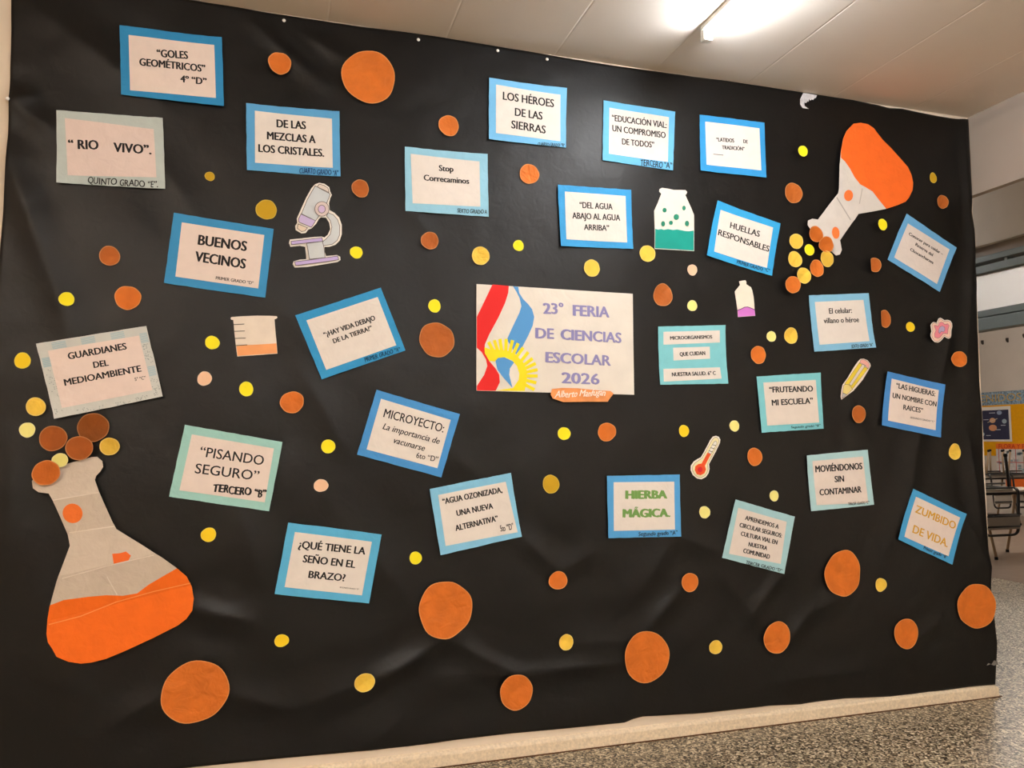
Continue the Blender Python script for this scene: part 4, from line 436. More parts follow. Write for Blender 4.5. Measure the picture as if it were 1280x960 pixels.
# ------------------------------------------------------------------ the room
X0, X1, Y0, Y1 = -4.5, 12.0, -6.0, 14.0
SOFFIT, SOFF_X, ROOMCEIL = 2.567, 4.47, 3.3
def slab(name, *a, m=M_WALL, **k):
    bm = bmesh.new(); box(bm, *a, **k)
    return struct(obj(name, bm, m))
slab('floor', X0-.2, X1+.2, Y0-.2, Y1+.2, -.12, 0, m=M_FLOOR)
M_TILE = mat('brown grey polished tile', (136, 120, 106), rough=.3, spec=.45, mottle=.12, mscale=7, bump=.03, bscale=30)
slab('floor_classroom', 6.4, X1, Y0, Y1, -.01, .0015, m=M_TILE)
slab('ceiling', X0-.2, WALL_END, Y0-.2, WALL_Y+.15, CEIL, CEIL+.1, m=M_CEIL)
slab('wall_front', X0, WALL_END, WALL_Y, WALL_Y+.15, 0, CEIL)
slab('wall_left', X0-.15, X0, Y0, Y1, 0, ROOMCEIL)
slab('wall_rear', X0, X1, Y0-.15, Y0, 0, ROOMCEIL)
slab('wall_right', X1, X1+.15, Y0, Y1, 0, ROOMCEIL, m=M_ROOMWALL)
slab('wall_back', X0, X1, Y1, Y1+.15, 0, ROOMCEIL, m=M_ROOMWALL)
# drop panel that runs away from the wall end, and the passage bay behind it
M_BEAM = plaster('taupe beam paint', (160, 148, 137), mottle=.06)
M_PASSAGE = plaster('passage wall paint', (214, 204, 192), mottle=.05)
bm = bmesh.new(); box(bm, WALL_END-.005, WALL_END+.035, Y0, Y1, SOFFIT, ROOMCEIL)
struct(obj('trim_1', bm, M_BEAM))
slab('ceiling_passage', WALL_END+.035, SOFF_X, Y0, Y1, CEIL, CEIL+.1, m=M_CEIL)
slab('trim_4', SOFF_X-.045, SOFF_X+.12, Y0, Y1, SOFFIT, ROOMCEIL, m=M_PASSAGE)
slab('ceiling_room', SOFF_X+.12, X1, Y0, Y1, ROOMCEIL, ROOMCEIL+.1, m=M_CEIL)
slab('ceiling_behind', X0, WALL_END, WALL_Y+.15, Y1, ROOMCEIL, ROOMCEIL+.1, m=M_CEIL)
# header band above the transom and the jamb walls of the wide opening
slab('trim_2', SOFF_X, SOFF_X+.12, 2.2, 6.2, 2.497, SOFFIT, m=M_BEAM)
slab('wall_jamb_near', SOFF_X, SOFF_X+.12, Y0, 2.2, 0, SOFFIT)
slab('wall_jamb_far', SOFF_X, SOFF_X+.12, 6.2, Y1, 0, SOFFIT)
# transom window in slate-grey metal
win = struct(bpy.data.objects.new('window_1', None)); COLL.objects.link(win); win.location = (SOFF_X, 4.2, 2.25)
bm = bmesh.new()
for z0, z1 in ((2.457, 2.497), (2.385, 2.435), (2.092, 2.137), (2.005, 2.086)):
    box(bm, -.035, .06, -2.0, 2.0, z0-2.25, z1-2.25, bevel=.004)
box(bm, -.02, .05, -2.0, 2.0, 2.07-2.25, 2.10-2.25)
for y in (-2.0, -1.1, 1.1, 1.96):
    box(bm, -.03, .055, y, y+.045, 2.005-2.25, 2.497-2.25, bevel=.004)
box(bm, -.02, .04, 3.735-4.2, 3.755-4.2, 2.43-2.25, 2.46-2.25)
obj('window_frame', bm, M_SLATE, win)
gm = bpy.data.materials.new('clear window glass'); gm.use_nodes = True
nt = gm.node_tree; nt.nodes.remove(nt.nodes['Principled BSDF'])
tr = nt.nodes.new('ShaderNodeBsdfTransparent'); tr.inputs[0].default_value = (.93, .95, .94, 1)
gl = nt.nodes.new('ShaderNodeBsdfGlossy'); gl.inputs['Roughness'].default_value = .03
fr = nt.nodes.new('ShaderNodeFresnel'); fr.inputs['IOR'].default_value = 1.35
mxs = nt.nodes.new('ShaderNodeMixShader')
nt.links.new(fr.outputs[0], mxs.inputs[0]); nt.links.new(tr.outputs[0], mxs.inputs[1]); nt.links.new(gl.outputs[0], mxs.inputs[2])
nt.links.new(mxs.outputs[0], nt.nodes['Material Output'].inputs[0])
fm = bpy.data.materials.new('frosted window glass'); fm.use_nodes = True
nt = fm.node_tree; nt.nodes.remove(nt.nodes['Principled BSDF'])
gb = nt.nodes.new('ShaderNodeBsdfGlass'); gb.inputs['Roughness'].default_value = .5; gb.inputs['IOR'].default_value = 1.25
tl = nt.nodes.new('ShaderNodeBsdfTranslucent'); tl.inputs[0].default_value = (.9, .9, .88, 1)
mxs = nt.nodes.new('ShaderNodeMixShader'); mxs.inputs[0].default_value = .3
nt.links.new(gb.outputs[0], mxs.inputs[1]); nt.links.new(tl.outputs[0], mxs.inputs[2])
nt.links.new(mxs.outputs[0], nt.nodes['Material Output'].inputs[0])
for z0, z1, m in ((2.435, 2.457, gm), (2.137, 2.385, fm)):
    bm = bmesh.new(); box(bm, .01, .016, -2.0, 2.0, z0-2.25, z1-2.25)
    obj('pane', bm, m, win)

# skirting with a rounded top, chipped end, brown joint to the floor
bm = bmesh.new()
prof = [(0, 0), (-.022, 0), (-.022, .046), (-.019, .054), (-.012, .058), (0, .06)]
xs = np.linspace(-4.5, WALL_END+.012, 90)
rings = []
for x in xs:
    e = max(0, (x-(WALL_END-.03))/.04)
    rings.append([bm.verts.new((x, WALL_Y + py*(1-.5*e) + random.uniform(-.0006, .0006), pz*(1-.25*e) + (random.uniform(-.0012, .0012) if pz > .03 else 0))) for py, pz in prof])
for a, b in zip(rings, rings[1:]):
    for k in range(len(prof)-1):
        bm.faces.new((a[k], a[k+1], b[k+1], b[k]))
bm.faces.new(rings[-1]); bm.faces.new(rings[0][::-1])
struct(obj('baseboard_front', bm, M_SKIRT))
slab('trim_3', -4.5, WALL_END+.012, WALL_Y-.027, WALL_Y-.0215, .0, .004, m=M_GROUT)

# ------------------------------------------------------------------ the black sheet that covers the wall
def interp(poly, t, ax):
    a = np.array(sorted(poly, key=lambda p: p[ax]))
    return np.interp(t, a[:, ax], a[:, 1-ax])
NU, NV = 420, 280
GU0, GU1, GV0, GV1 = -1.05, WALL_END+.03, 0.0, CEIL
gu = np.linspace(GU0, GU1, NU); gv = np.linspace(GV0, GV1, NV)
UU, VV = np.meshgrid(gu, gv, indexing='ij')
def smooth_noise(nx, ny, seed):
    r = np.random.default_rng(seed); g = r.standard_normal((nx+3, ny+3))
    x = np.linspace(0, nx, NU); y = np.linspace(0, ny, NV)
    xi = x.astype(int).clip(0, nx); yi = y.astype(int).clip(0, ny); fx = x-xi; fy = y-yi
    fx = (fx*fx*(3-2*fx))[:, None]; fy = (fy*fy*(3-2*fy))[None, :]
    return (g[xi][:, yi]*(1-fx)*(1-fy) + g[xi+1][:, yi]*fx*(1-fy) + g[xi][:, yi+1]*(1-fx)*fy + g[xi+1][:, yi+1]*fx*fy)
HH = .009 + .003*smooth_noise(9, 6, 1) + .0016*smooth_noise(20, 13, 2) + .0007*smooth_noise(60, 40, 3)
for (a, b, w, amp) in SHEET['creases']:
    a = np.array(a); b = np.array(b); d = b-a; L2 = d@d
    t = ((UU-a[0])*d[0] + (VV-a[1])*d[1])/L2
    tc = t.clip(-.15, 1.15)
    dist = np.hypot(UU-(a[0]+tc*d[0]), VV-(a[1]+tc*d[1]))
    taper = np.clip(1.15-np.abs(t-.5)*1.3, 0, 1)
    amp *= 2.0
    HH += amp*taper*np.exp(-(dist/(.8*w))**1.2) - .45*amp*taper*np.exp(-((dist-1.9*w)/(w*1.2))**2)
HH = HH.clip(.0015, .04)
def hat(u, v):
    x = (u-GU0)/(GU1-GU0)*(NU-1); y = (v-GV0)/(GV1-GV0)*(NV-1)
    x = min(max(x, 0), NU-1.001); y = min(max(y, 0), NV-1.001)
    i, j = int(x), int(y); fx, fy = x-i, y-j
    return HH[i, j]*(1-fx)*(1-fy) + HH[i+1, j]*fx*(1-fy) + HH[i, j+1]*(1-fx)*fy + HH[i+1, j+1]*fx*fy
def hmax(us, vs):
    return max(hat(u, v) for u in np.linspace(min(us), max(us), 9) for v in np.linspace(min(vs), max(vs), 9))

M_BLACK = mat('black paper sheet', (11, 10, 9.5), rough=.45, spec=.31, mottle=.12, mscale=5, bump=.14, bscale=22)
SU, SV = 400, 260
verts = []
for i in range(SU+1):
    for j in range(SV+1):
        s, t = i/SU, j/SV
        v = .06 + t*(CEIL-.06)
        ul = float(interp(SHEET['left'], v, 1)); ur = float(interp(SHEET['right'], v, 1))
        u = ul + s*(ur-ul)
        vb = float(interp(SHEET['bottom'], u, 0)); vt = min(CEIL-.002, float(interp(SHEET['top'], u, 0)))
        v = vb + t*(vt-vb)
        verts.append((u, WALL_Y-hat(u, v), v))
faces = [(i*(SV+1)+j, (i+1)*(SV+1)+j, (i+1)*(SV+1)+j+1, i*(SV+1)+j+1) for i in range(SU) for j in range(SV)]
me = bpy.data.meshes.new('paper_backdrop'); me.from_pydata(verts, [], faces); me.update()
for p in me.polygons:
    p.use_smooth = True
sheet = link('paper_backdrop', me, M_BLACK)
tag(sheet, 'wrinkled black paper sheet covering the whole wall', 'backdrop')
so = sheet.modifiers.new('thickness', 'SOLIDIFY'); so.thickness = .0006; so.offset = -1 if True else 1

# ------------------------------------------------------------------ flat paper pieces
PLACED = []
def base_height(poly, gap=.0012):
    us = [p[0] for p in poly]; vs = [p[1] for p in poly]
    h = hmax(us, vs) + gap
    bb = (min(us), max(us), min(vs), max(vs))
    for (a, b, c, d, hh) in PLACED:
        if bb[0] < b and bb[1] > a and bb[2] < d and bb[3] > c:
            h = max(h, hh+.0012)
    PLACED.append(bb + (h,))
    return h

def fold_y(f, u, v):
    t = (u-f['p'][0])*f['d'][0] + (v-f['p'][1])*f['d'][1]
    return float(np.interp(t, [k[0] for k in f['k']], [k[1] for k in f['k']]))

def fill(bm, poly):
    """triangles inside a (possibly concave) outline"""
    vs = [bm.verts.new((p[0], 0, p[1])) for p in poly]
    for t in tessellate_polygon([[Vector((p[0], p[1], 0)) for p in poly]]):
        try:
            f = bm.faces.new([vs[k] for k in t])
        except ValueError:
            continue
        f.normal_update()
        if f.normal.y > 0:
            f.normal_flip()

def sharpen(bm):
    bm.normal_update()
    for e in bm.edges:
        if len(e.link_faces) == 2 and e.calc_face_angle(0) > .6:
            e.smooth = False

def piece(name, poly, dist, mats, parent, org, thick=.0006, folds=None, back=0.0, rim=0.0):
    """cut-out card: outline given on the wall (x, z); dist = distance of its face from the wall"""
    bm = bmesh.new()
    fill(bm, poly)
    if folds:
        for t, _ in folds['k'][1:-1]:
            pt = Vector((folds['p'][0]+folds['d'][0]*t, 0, folds['p'][1]+folds['d'][1]*t))
            bmesh.ops.bisect_plane(bm, geom=list(bm.verts)+list(bm.edges)+list(bm.faces), plane_co=pt, plane_no=Vector((folds['d'][0], 0, folds['d'][1])))
    for v in bm.verts:
        v.co.y = WALL_Y - dist - (fold_y(folds, v.co.x, v.co.z) if folds else 0)
    r = bmesh.ops.extrude_face_region(bm, geom=list(bm.faces))
    for e in r['geom']:
        if isinstance(e, bmesh.types.BMVert):
            e.co.y += thick
    for v in bm.verts:
        v.co -= Vector(org)
    return obj(name, bm, mats, parent)

def ribbon(pts, w, closed):
    """outline stroke as quads on the wall plane"""
    P = [np.array(p) for p in pts]
    n = len(P); quads = []
    for i in range(n if closed else n-1):
        a, b = P[i], P[(i+1) % n]
        d = b-a; L = np.linalg.norm(d)
        if L < 1e-5:
            continue
        d /= L; q = np.array([-d[1], d[0]])*w/2; e = d*w*.35
        quads.append([a-e+q, a-e-q, b+e-q, b+e+q])
    return quads

def quads_obj(name, quads, dist, m, parent, org, folds=None):
    bm = bmesh.new()
    for q in quads:
        bm.faces.new([bm.verts.new((p[0]-org[0], WALL_Y-dist-org[1]-(fold_y(folds, p[0], p[1]) if folds else 0), p[1]-org[2])) for p in q])
    return obj(name, bm, m, parent)

# ------------------------------------------------------------------ lettering
def glyphs(s, style):
    cu = bpy.data.curves.new('t', 'FONT'); cu.body = s; cu.size = 1.0; cu.resolution_u = 3
    cu.offset = 0.0
    o = bpy.data.objects.new('t', cu)
    me = bpy.data.meshes.new_from_object(o)
    V = np.array([v.co[:2] for v in me.vertices]); Fc = [tuple(p.vertices) for p in me.polygons]
    bpy.data.objects.remove(o); bpy.data.curves.remove(cu); bpy.data.meshes.remove(me)
    return V, Fc
_V, _ = glyphs('H', 'thin')
CAPH = _V[:, 1].max() - _V[:, 1].min()

def text_bm(bm, line, yf, org, dy=0.0, dx=0.0):
    s, A, B, cap, style, col = line
    V, Fc = glyphs(s, style)
    x0, x1 = V[:, 0].min(), V[:, 0].max()
    A = np.array(A); B = np.array(B); d = B-A; L = np.linalg.norm(d); d /= L; n = np.array([-d[1], d[0]])
    shear = {'ital': .2, 'script': .35, 'hand': .06}.get(style, 0)
    rr = random.Random(s)
    ph = rr.random()*6
    w = {'bold': .037, 'heavy': .085, 'reg': .026, 'arial': .012, 'ital': .014, 'thin': .012, 'marker': .05, 'engrave': .035, 'hand': .014, 'page': .018, 'script': .012}.get(style, 0)*cap/CAPH
    copies = ((-w, 0), (-w*.5, w*.3), (w*.5, -w*.3), (w, 0)) if w else ((0, 0),)
    for ci, (off, offy) in enumerate(copies):
      idx = []
      for x, y in V:
        xx = w + off + (x-x0)/(x1-x0)*(L-2*w); yy = y/CAPH*cap + offy
        if style in ('hand', 'marker', 'script'):
            yy += cap*.06*math.sin(xx/cap*2.1+ph) + cap*.03*math.sin(xx/cap*5.3+ph)
            xx += cap*.05*math.sin(xx/cap*3.1+2*ph)
        p = A + d*(xx+shear*yy) + n*yy
        idx.append(bm.verts.new((p[0]+dx-org[0], WALL_Y-yf(p[0], p[1])-ci*.00007-org[1], p[1]+dy-org[2])))
      for f in Fc:
        try:
            bm.faces.new([idx[k] for k in f])
        except ValueError:
            pass

def lettering(name, lines, yf, org, parent):
    cols = []
    bm = bmesh.new()
    for l in lines:
        n0 = len(bm.faces)
        text_bm(bm, l, yf, org)
        if l[5] not in cols:
            cols.append(l[5])
        bm.faces.ensure_lookup_table()
        for f in bm.faces[n0:]:
            f.material_index = cols.index(l[5])
    for f in bm.faces:
        f.normal_update()
        if f.normal.y > 0:
            f.normal_flip()
    me = bpy.data.meshes.new(name); bm.to_mesh(me); bm.free()
    return link(name, me, [mat('ink', c, rough=.7, spec=.2) for c in cols], parent)

# ------------------------------------------------------------------ the bordered paper signs
def quad_grid(bm, quad, yf, org, nx=14, ny=10, thick=.0005, jitter=0.0, mi=0):
    (a, b, c, d) = [np.array(q) for q in quad]       # TL TR BR BL
    vs = {}
    for i in range(nx+1):
        for j in range(ny+1):
            s, t = i/nx, j/ny
            p = a*(1-s)*(1-t) + b*s*(1-t) + c*s*t + d*(1-s)*t
            if jitter and (i in (0, nx) or j in (0, ny)) and 0 < i+j < nx+ny:
                p = p + np.array([random.uniform(-jitter, jitter), random.uniform(-jitter, jitter)])
            vs[i, j] = bm.verts.new((p[0]-org[0], WALL_Y-yf(p[0], p[1])-org[1], p[1]-org[2]))
    fs = []
    for i in range(nx):
        for j in range(ny):
            f = bm.faces.new((vs[i, j], vs[i, j+1], vs[i+1, j+1], vs[i+1, j])); f.smooth = True; f.material_index = mi
            fs.append(f)
    r = bmesh.ops.extrude_face_region(bm, geom=fs)
    for e in r['geom']:
        if isinstance(e, bmesh.types.BMVert):
            e.co.y += thick
    sharpen(bm)

def lift_fn(quad, seed, amp=.009, bow=.003):
    q = [np.array(p) for p in quad]
    cen = sum(q)/4; ex = ((q[1]-q[0])+(q[2]-q[3]))/4; ey = ((q[0]-q[3])+(q[1]-q[2]))/4
    Minv = np.linalg.inv(np.array([ex, ey]).T)
    rr = random.Random(seed)
    cs = [rr.random()**1.5*amp for _ in range(4)]; bw = rr.uniform(.2, 1)*bow; ph = rr.random()*6
    def f(u, v):
        s, t = Minv @ (np.array([u, v])-cen)
        r = 0
        for (sx, sy), c in zip(((-1, 1), (1, 1), (1, -1), (-1, -1)), cs):
            r += c*max(0, s*sx)**2*max(0, t*sy)**2
        r += bw*(t+1)*.5*(1-t*.5)*max(0, 1-s*s*.6) + .0012*(1+math.sin(3.1*s+ph+1.3*t))
        return r
    return f

def paper(col, kind='paper'):
    return mat(kind + ' paper', col, rough=.7, spec=.25, mottle=.035, mscale=24, bump=.28, bscale=22, k=1.02)

for si, S in enumerate(SIGNS):
    quad = S['outer']
    cen = tuple(np.mean(np.array(quad), axis=0))
    org = (cen[0], WALL_Y, cen[1])
    h0 = base_height(quad)
    lf = lift_fn(quad, si*13+1)
    root = thing('paper_sign', S['label'], 'sign', org, 'project title signs on the black sheet')
    yb = lambda u, v, h0=h0, lf=lf: h0 + .0006 + lf(u, v)
    yp = lambda u, v, yb=yb: yb(u, v) + .0009
    yt = lambda u, v, yb=yb: yb(u, v) + .0014
    bm = bmesh.new()
    quad_grid(bm, quad, yb, org, jitter=.0008)
    if 'GUARDIANES' in S['label']:
        # washi border: blocks of blue lines and grey dots
        a, b, c, d = [np.array(p) for p in quad]
        def at(s, t):
            p = a*(1-s)*(1-t) + b*s*(1-t) + c*s*t + d*(1-s)*t
            return p
        def mark(s0, s1, t0, t1, mi):
            f = bm.faces.new([bm.verts.new((p[0]-org[0], -yb(p[0], p[1])-.0005, p[1]-org[2])) for p in (at(s0, t0), at(s0, t1), at(s1, t1), at(s1, t0))])
            f.material_index = mi
        for s0 in (.13, .39, .66):
            for k in range(5):
                mark(s0, s0+.125, .022+k*.019, .03+k*.019, 1)
        for t0 in (.09, .56):
            for k in range(7):
                mark(.92, .99, t0+k*.02, t0+.009+k*.02, 1)
        for k in range(8):
            mark(.015, .09, .2+k*.016, .209+k*.016, 1)
        rr = random.Random(4)
        for _ in range(120):
            z = rr.choice((0, 0, 1, 2))
            if z == 0: s, t = rr.uniform(.92, .985), rr.choice((rr.uniform(.24, .52), rr.uniform(.72, .96)))
            elif z == 1: s, t = rr.uniform(.2, .9), rr.uniform(.93, .985)
            else: s, t = rr.uniform(.015, .085), rr.uniform(.35, .95)
            mark(s, s+.008, t, t+.011, 2)
        border = obj('border', bm, [paper(S['bc']), mat('blue print', (150, 190, 204)), mat('grey print', (150, 160, 160))], root)
    else:
        border = obj('border', bm, paper(S['bc'], 'coloured'), root)
    if S['inner']:
        bm = bmesh.new(); quad_grid(bm, S['inner'], yp, org, thick=.0003)
        page = obj('page', bm, paper(S['pc'], 'white'), root)
        for l in S['texts']:
            lettering('lettering', [l], yt, org, page)
    else:
        for q, l in zip(S['strips'], S['texts']):
            bm = bmesh.new(); quad_grid(bm, q, yp, org, nx=8, ny=3, thick=.0003)
            st = obj('title_strip', bm, paper(S['pc'], 'white'), root)
            lettering('lettering', [l], yt, org, st)
    if 'LATIDOS' in S['label']:
        q = [np.array(p) for p in S['inner']]
        a = q[0]+.13*(q[1]-q[0])+.74*(q[3]-q[0]); b = q[0]+.40*(q[1]-q[0])+.735*(q[3]-q[0])
        quads_obj('grade_line', ribbon([a, b], .0035, False), h0+.0022+lf(*a), mat('faint print', (110, 106, 106)), page, org)
    for l in S['hands']:
        lettering('grade_note' if l[4] != 'page' else 'grade_line', [l], yt if l[4] in ('page', 'marker') else (lambda u, v, yt=yt: yt(u, v)), org, page if l[4] in ('page', 'marker') else border)

# ------------------------------------------------------------------ big central poster with the flag ribbon and the sun
quad = FERIA['sheet']
cen = tuple(np.mean(np.array(quad), axis=0)); org = (cen[0], WALL_Y, cen[1])
h0 = base_height(quad)
root = thing('fair_poster', 'large white FERIA DE CIENCIAS ESCOLAR poster with red, white and blue ribbon and yellow sun', 'poster', org)
lf = lift_fn(quad, 99, amp=.006, bow=.002)
fl = lambda off: (lambda u, v: h0 + .0006 + lf(u, v) + off)
bm = bmesh.new(); quad_grid(bm, quad, fl(0), org, nx=24, ny=16)
page = obj('page', bm, mat('white poster paper', (232, 226, 216), rough=.7, spec=.25, mottle=.06, mscale=9, bump=.45, bscale=11), root)
def poster_shape(name, polys, off, col):
    bm = bmesh.new()
    for poly in polys:
        fill(bm, poly)
    # cut into a fine grid so that the paint follows the curl of the sheet
    us = [v.co.x for v in bm.verts]; vs = [v.co.z for v in bm.verts]
    for x in np.arange(min(us)+.02, max(us), .025):
        bmesh.ops.bisect_plane(bm, geom=list(bm.verts)+list(bm.edges)+list(bm.faces), plane_co=(x, 0, 0), plane_no=(1, 0, 0))
    for z in np.arange(min(vs)+.02, max(vs), .025):
        bmesh.ops.bisect_plane(bm, geom=list(bm.verts)+list(bm.edges)+list(bm.faces), plane_co=(0, 0, z), plane_no=(0, 0, 1))
    for v in bm.verts:
        v.co = Vector((v.co.x-org[0], -fl(off)(v.co.x, v.co.z), v.co.z-org[2]))
    bm.normal_update()
    for f in bm.faces:
        if f.normal.y > 0:
            f.normal_flip()
    me = bpy.data.meshes.new(name); bm.to_mesh(me); bm.free()
    return link(name, me, mat('poster paint', col, rough=.6, spec=.3), page)
poster_shape('red_ribbon', [FERIA['red']], .0009, (226, 32, 30))
poster_shape('blue_ribbon', [FERIA['blue'], FERIA['blue2']], .0009, (86, 156, 218))
poster_shape('sun', [FERIA['sun']] + FERIA['rays'], .0014, (250, 230, 30))
for l in FERIA['texts']:
    bm = bmesh.new()
    n0 = len(bm.faces)
    text_bm(bm, l, fl(.001), org)
    # engraved letter: a pale inner stroke leaves the dark edge standing
    s, A, B, cap, st, col = l
    text_bm(bm, (s, A, B, cap, 'plain', col), fl(.0016), org, dx=-cap*.085, dy=cap*.02)
    bm.faces.ensure_lookup_table()
    k = len(bm.faces)
    half = (k-n0)//2
    for f in bm.faces[n0+half:]:
        f.material_index = 1
    bm.normal_update()
    for f in bm.faces:
        if f.normal.y > 0:
            f.normal_flip()
    me = bpy.data.meshes.new('lettering'); bm.to_mesh(me); bm.free()
    link('lettering', me, [mat('violet shade ink', (74, 68, 140)), mat('lilac ink', (146, 142, 192))], page)
tagp = piece('name_strip', FERIA['strip'], h0+.012, mat('orange paper', (242, 158, 96), rough=.7, mottle=.22, mscale=14, bump=.2, bscale=30), root, org)
tagp['label'] = 'torn orange name strip'
lettering('handwriting', [FERIA['striptext']], lambda u, v: h0+.0126, org, tagp)

# ------------------------------------------------------------------ round paper dots
def dot(u, v, ax, az, key, label, i):
    col = COL[key]
    rr = random.Random(i*31+5)
    n = 44
    ph = [rr.random()*6.28 for _ in range(3)]
    am = [rr.uniform(.01, .035), rr.uniform(.008, .028), rr.uniform(.004, .013)]
    cut = 'cut left' in label or 'half-round' in label
    rad = []
    for k in range(n):
        t = 2*math.pi*k/n
        r = 1 + am[0]*math.sin(2*t+ph[0]) + am[1]*math.sin(3*t+ph[1]) + am[2]*math.sin(7*t+ph[2])
        if cut and math.cos(t) < -.45:
            r = min(r, .55/abs(math.cos(t)))
        rad.append(r)
    poly = [(u+ax*r*math.cos(2*math.pi*k/n), v+az*r*math.sin(2*math.pi*k/n)) for k, r in enumerate(rad)]
    h0 = base_height(poly)
    bm = bmesh.new()
    rimw = min(.0032, ax*.12)/ax
    fr = [0, .3, .62, 1-rimw, 1.0]
    ca = rr.random()*6.28; cb = rr.random()*6.28
    creased = key in ('OB', 'BR', 'OR', 'YG')
    amp = .0036 if creased else .0006
    def y(pu, pv, q):
        s = (pu-u)/ax; t = (pv-v)/az
        d1 = s*math.cos(ca)+t*math.sin(ca); d2 = s*math.cos(cb)+t*math.sin(cb)
        return h0 + amp*(abs(d1)+.6*abs(d2)) * min(1, ax/.04+.25) + .0004
    cv = bm.verts.new((0, -y(u, v, 0), 0))
    prev = None; faces = []
    for q in fr[1:]:
        ring = []
        for k in range(n):
            pu = u+ax*rad[k]*q*math.cos(2*math.pi*k/n); pv = v+az*rad[k]*q*math.sin(2*math.pi*k/n)
            ring.append(bm.verts.new((pu-u, -y(pu, pv, q), pv-v)))
        for k in range(n):
            if prev is None:
                f = bm.faces.new((cv, ring[(k+1) % n], ring[k]))
            else:
                f = bm.faces.new((prev[k], prev[(k+1) % n], ring[(k+1) % n], ring[k]))
                if q == 1.0:
                    f.material_index = 1
            faces.append(f)
        prev = ring
    r = bmesh.ops.extrude_face_region(bm, geom=faces)
    for e in r['geom']:
        if isinstance(e, bmesh.types.BMVert):
            e.co.y += .0006
    for f in bm.faces:
        f.smooth = True
    sharpen(bm)
    tr = .22 if ('bubbles above the big flask' in label or 'mouth of the big flask' in label or 'lip of the' in label or 'tipped flask mouth' in label or 'overlapping' in label) else 0
    rimc = tuple(min(255, int(c*.75+255*.25*.9)) for c in col)
    m1 = mat('dyed paper', col, rough=.65, spec=.28, mottle=.13 if creased else .04, mscale=16, bump=.9 if creased else .2, bscale=17, trans=tr)
    m2 = mat('paper cut edge', rimc, rough=.7, trans=tr*.7)
    o = obj('paper_dot', bm, [m1, m2], None, (u, WALL_Y, v))
    tag(o, label, 'paper dot', 'paper dots scattered on the black sheet')

# flasks first, so that the dots at their mouths lie over them
for ci, Cc in enumerate(CUTOUTS):
    big = Cc['layers'][0][1]
    cen = tuple(np.mean(np.array(big), axis=0)); org = (cen[0], WALL_Y, cen[1])
    h0 = base_height(big)
    root = thing(Cc['name'], Cc['label'], Cc['cat'], org)
    d = h0 + .0006
    if Cc['folds']:
        PLACED[-1] = PLACED[-1][:4] + (h0+.021,)
    first = None
    for li, (nm, poly, col, stroke) in enumerate(Cc['layers']):
        crinkle = .35 if Cc['folds'] else .12
        m = mat('cut paper', col, rough=.7, spec=.25, mottle=.05, mscale=20, bump=crinkle, bscale=24)
        o = piece(nm, poly, d, m, root, org, thick=.0004, folds=Cc['folds'])
        if stroke:
            size = max(np.ptp(np.array(big)[:, 0]), np.ptp(np.array(big)[:, 1]))
            w = .0022 if size > .25 else .0015
            quads_obj('outline', ribbon(poly, w, True), d+.0002, mat('pencil outline', (92, 84, 84)), o, org)
        d += .0005
    for nm, pts, w, col in Cc['lines']:
        quads_obj(nm, ribbon(pts, w, False), d, mat('drawn line', col), root, org, folds=Cc['folds'])
for i, a in enumerate(DOTS):
    dot(*a, i)

# ------------------------------------------------------------------ thumbtacks and torn scraps
for (u, v, label) in TACKS:
    bm = bmesh.new()
    prof = [(0, .0088), (.004, .0083), (.0066, .0068), (.007, .0052), (.0055, .004), (.0018, .0036), (.0012, 0)]
    n = 16; rings = []
    for r_, y_ in prof:
        rings.append([bm.verts.new((max(r_, 1e-4)*math.cos(2*math.pi*k/n), -y_, max(r_, 1e-4)*math.sin(2*math.pi*k/n))) for k in range(n)])
    for a, b in zip(rings, rings[1:]):
        for k in range(n):
            bm.faces.new((a[k], a[(k+1) % n], b[(k+1) % n], b[k]))
    bm.faces.new(rings[0]); bm.faces.new(rings[-1][::-1])
    o = obj('thumbtack', bm, mat('white plastic', (238, 236, 230), rough=.25, spec=.5), None, (u, WALL_Y-hat(u, v)-.0004, v), smooth=True)
    tag(o, label, 'thumbtack', 'thumbtacks holding the black sheet')
def scrap(name, poly, m, label, cat):
    cen = tuple(np.mean(np.array(poly), axis=0)); org = (cen[0], WALL_Y, cen[1])
    o = piece(name, poly, base_height(poly), m, None, org, thick=.0008)
    o.location = org
    return tag(o, label, cat)
scrap('torn_paper', TORN, mat('torn white paper', (206, 204, 206), rough=.8, mottle=.2, mscale=60), 'ragged crescent of torn white paper at the top edge of the black sheet', 'paper scrap')
scrap('tape_scrap', SCRAP, mat('clear grey tape', (120, 116, 110), rough=.25, spec=.5), 'wrinkled scrap of shiny tape at the lower right corner of the black sheet', 'tape')

# ------------------------------------------------------------------ lamps
def lamp(x, y0, y1, z, col, strength, label):
    L = y1-y0
    root = thing('ceiling_light', label, 'ceiling light', (x, (y0+y1)/2, z), 'fluorescent ceiling lights')
    white = mat('lamp enamel', (222, 220, 212), rough=.4)
    bm = bmesh.new(); box(bm, -.025, .025, -L/2, L/2, -.022, 0, bevel=.004)
    obj('housing', bm, white, root)
    bm = bmesh.new(); tube(bm, [(0, -L/2+.03, -.048), (0, L/2-.03, -.048)], .0135, 14)
    obj('tube', bm, emit('lit fluorescent tube', col, strength), root)
    for s in (-1, 1):
        bm = bmesh.new(); box(bm, -.02, .02, s*L/2-.022, s*L/2+.012, -.066, -.015, bevel=.005)
        obj('socket', bm, white, root)
lamp(1.655, 1.46, 2.70, CEIL, COOL, TUBE_NEAR, 'bare fluorescent ceiling light at the top of the picture')
lamp(-1.9, -1.6, -.3, CEIL, WARM, TUBE_HALL, 'warm ceiling light of the hall, to the left behind the viewer')
lamp(.6, -2.4, -1.1, CEIL, NEUTRAL, TUBE_HALL, 'neutral ceiling light of the hall, behind the viewer')
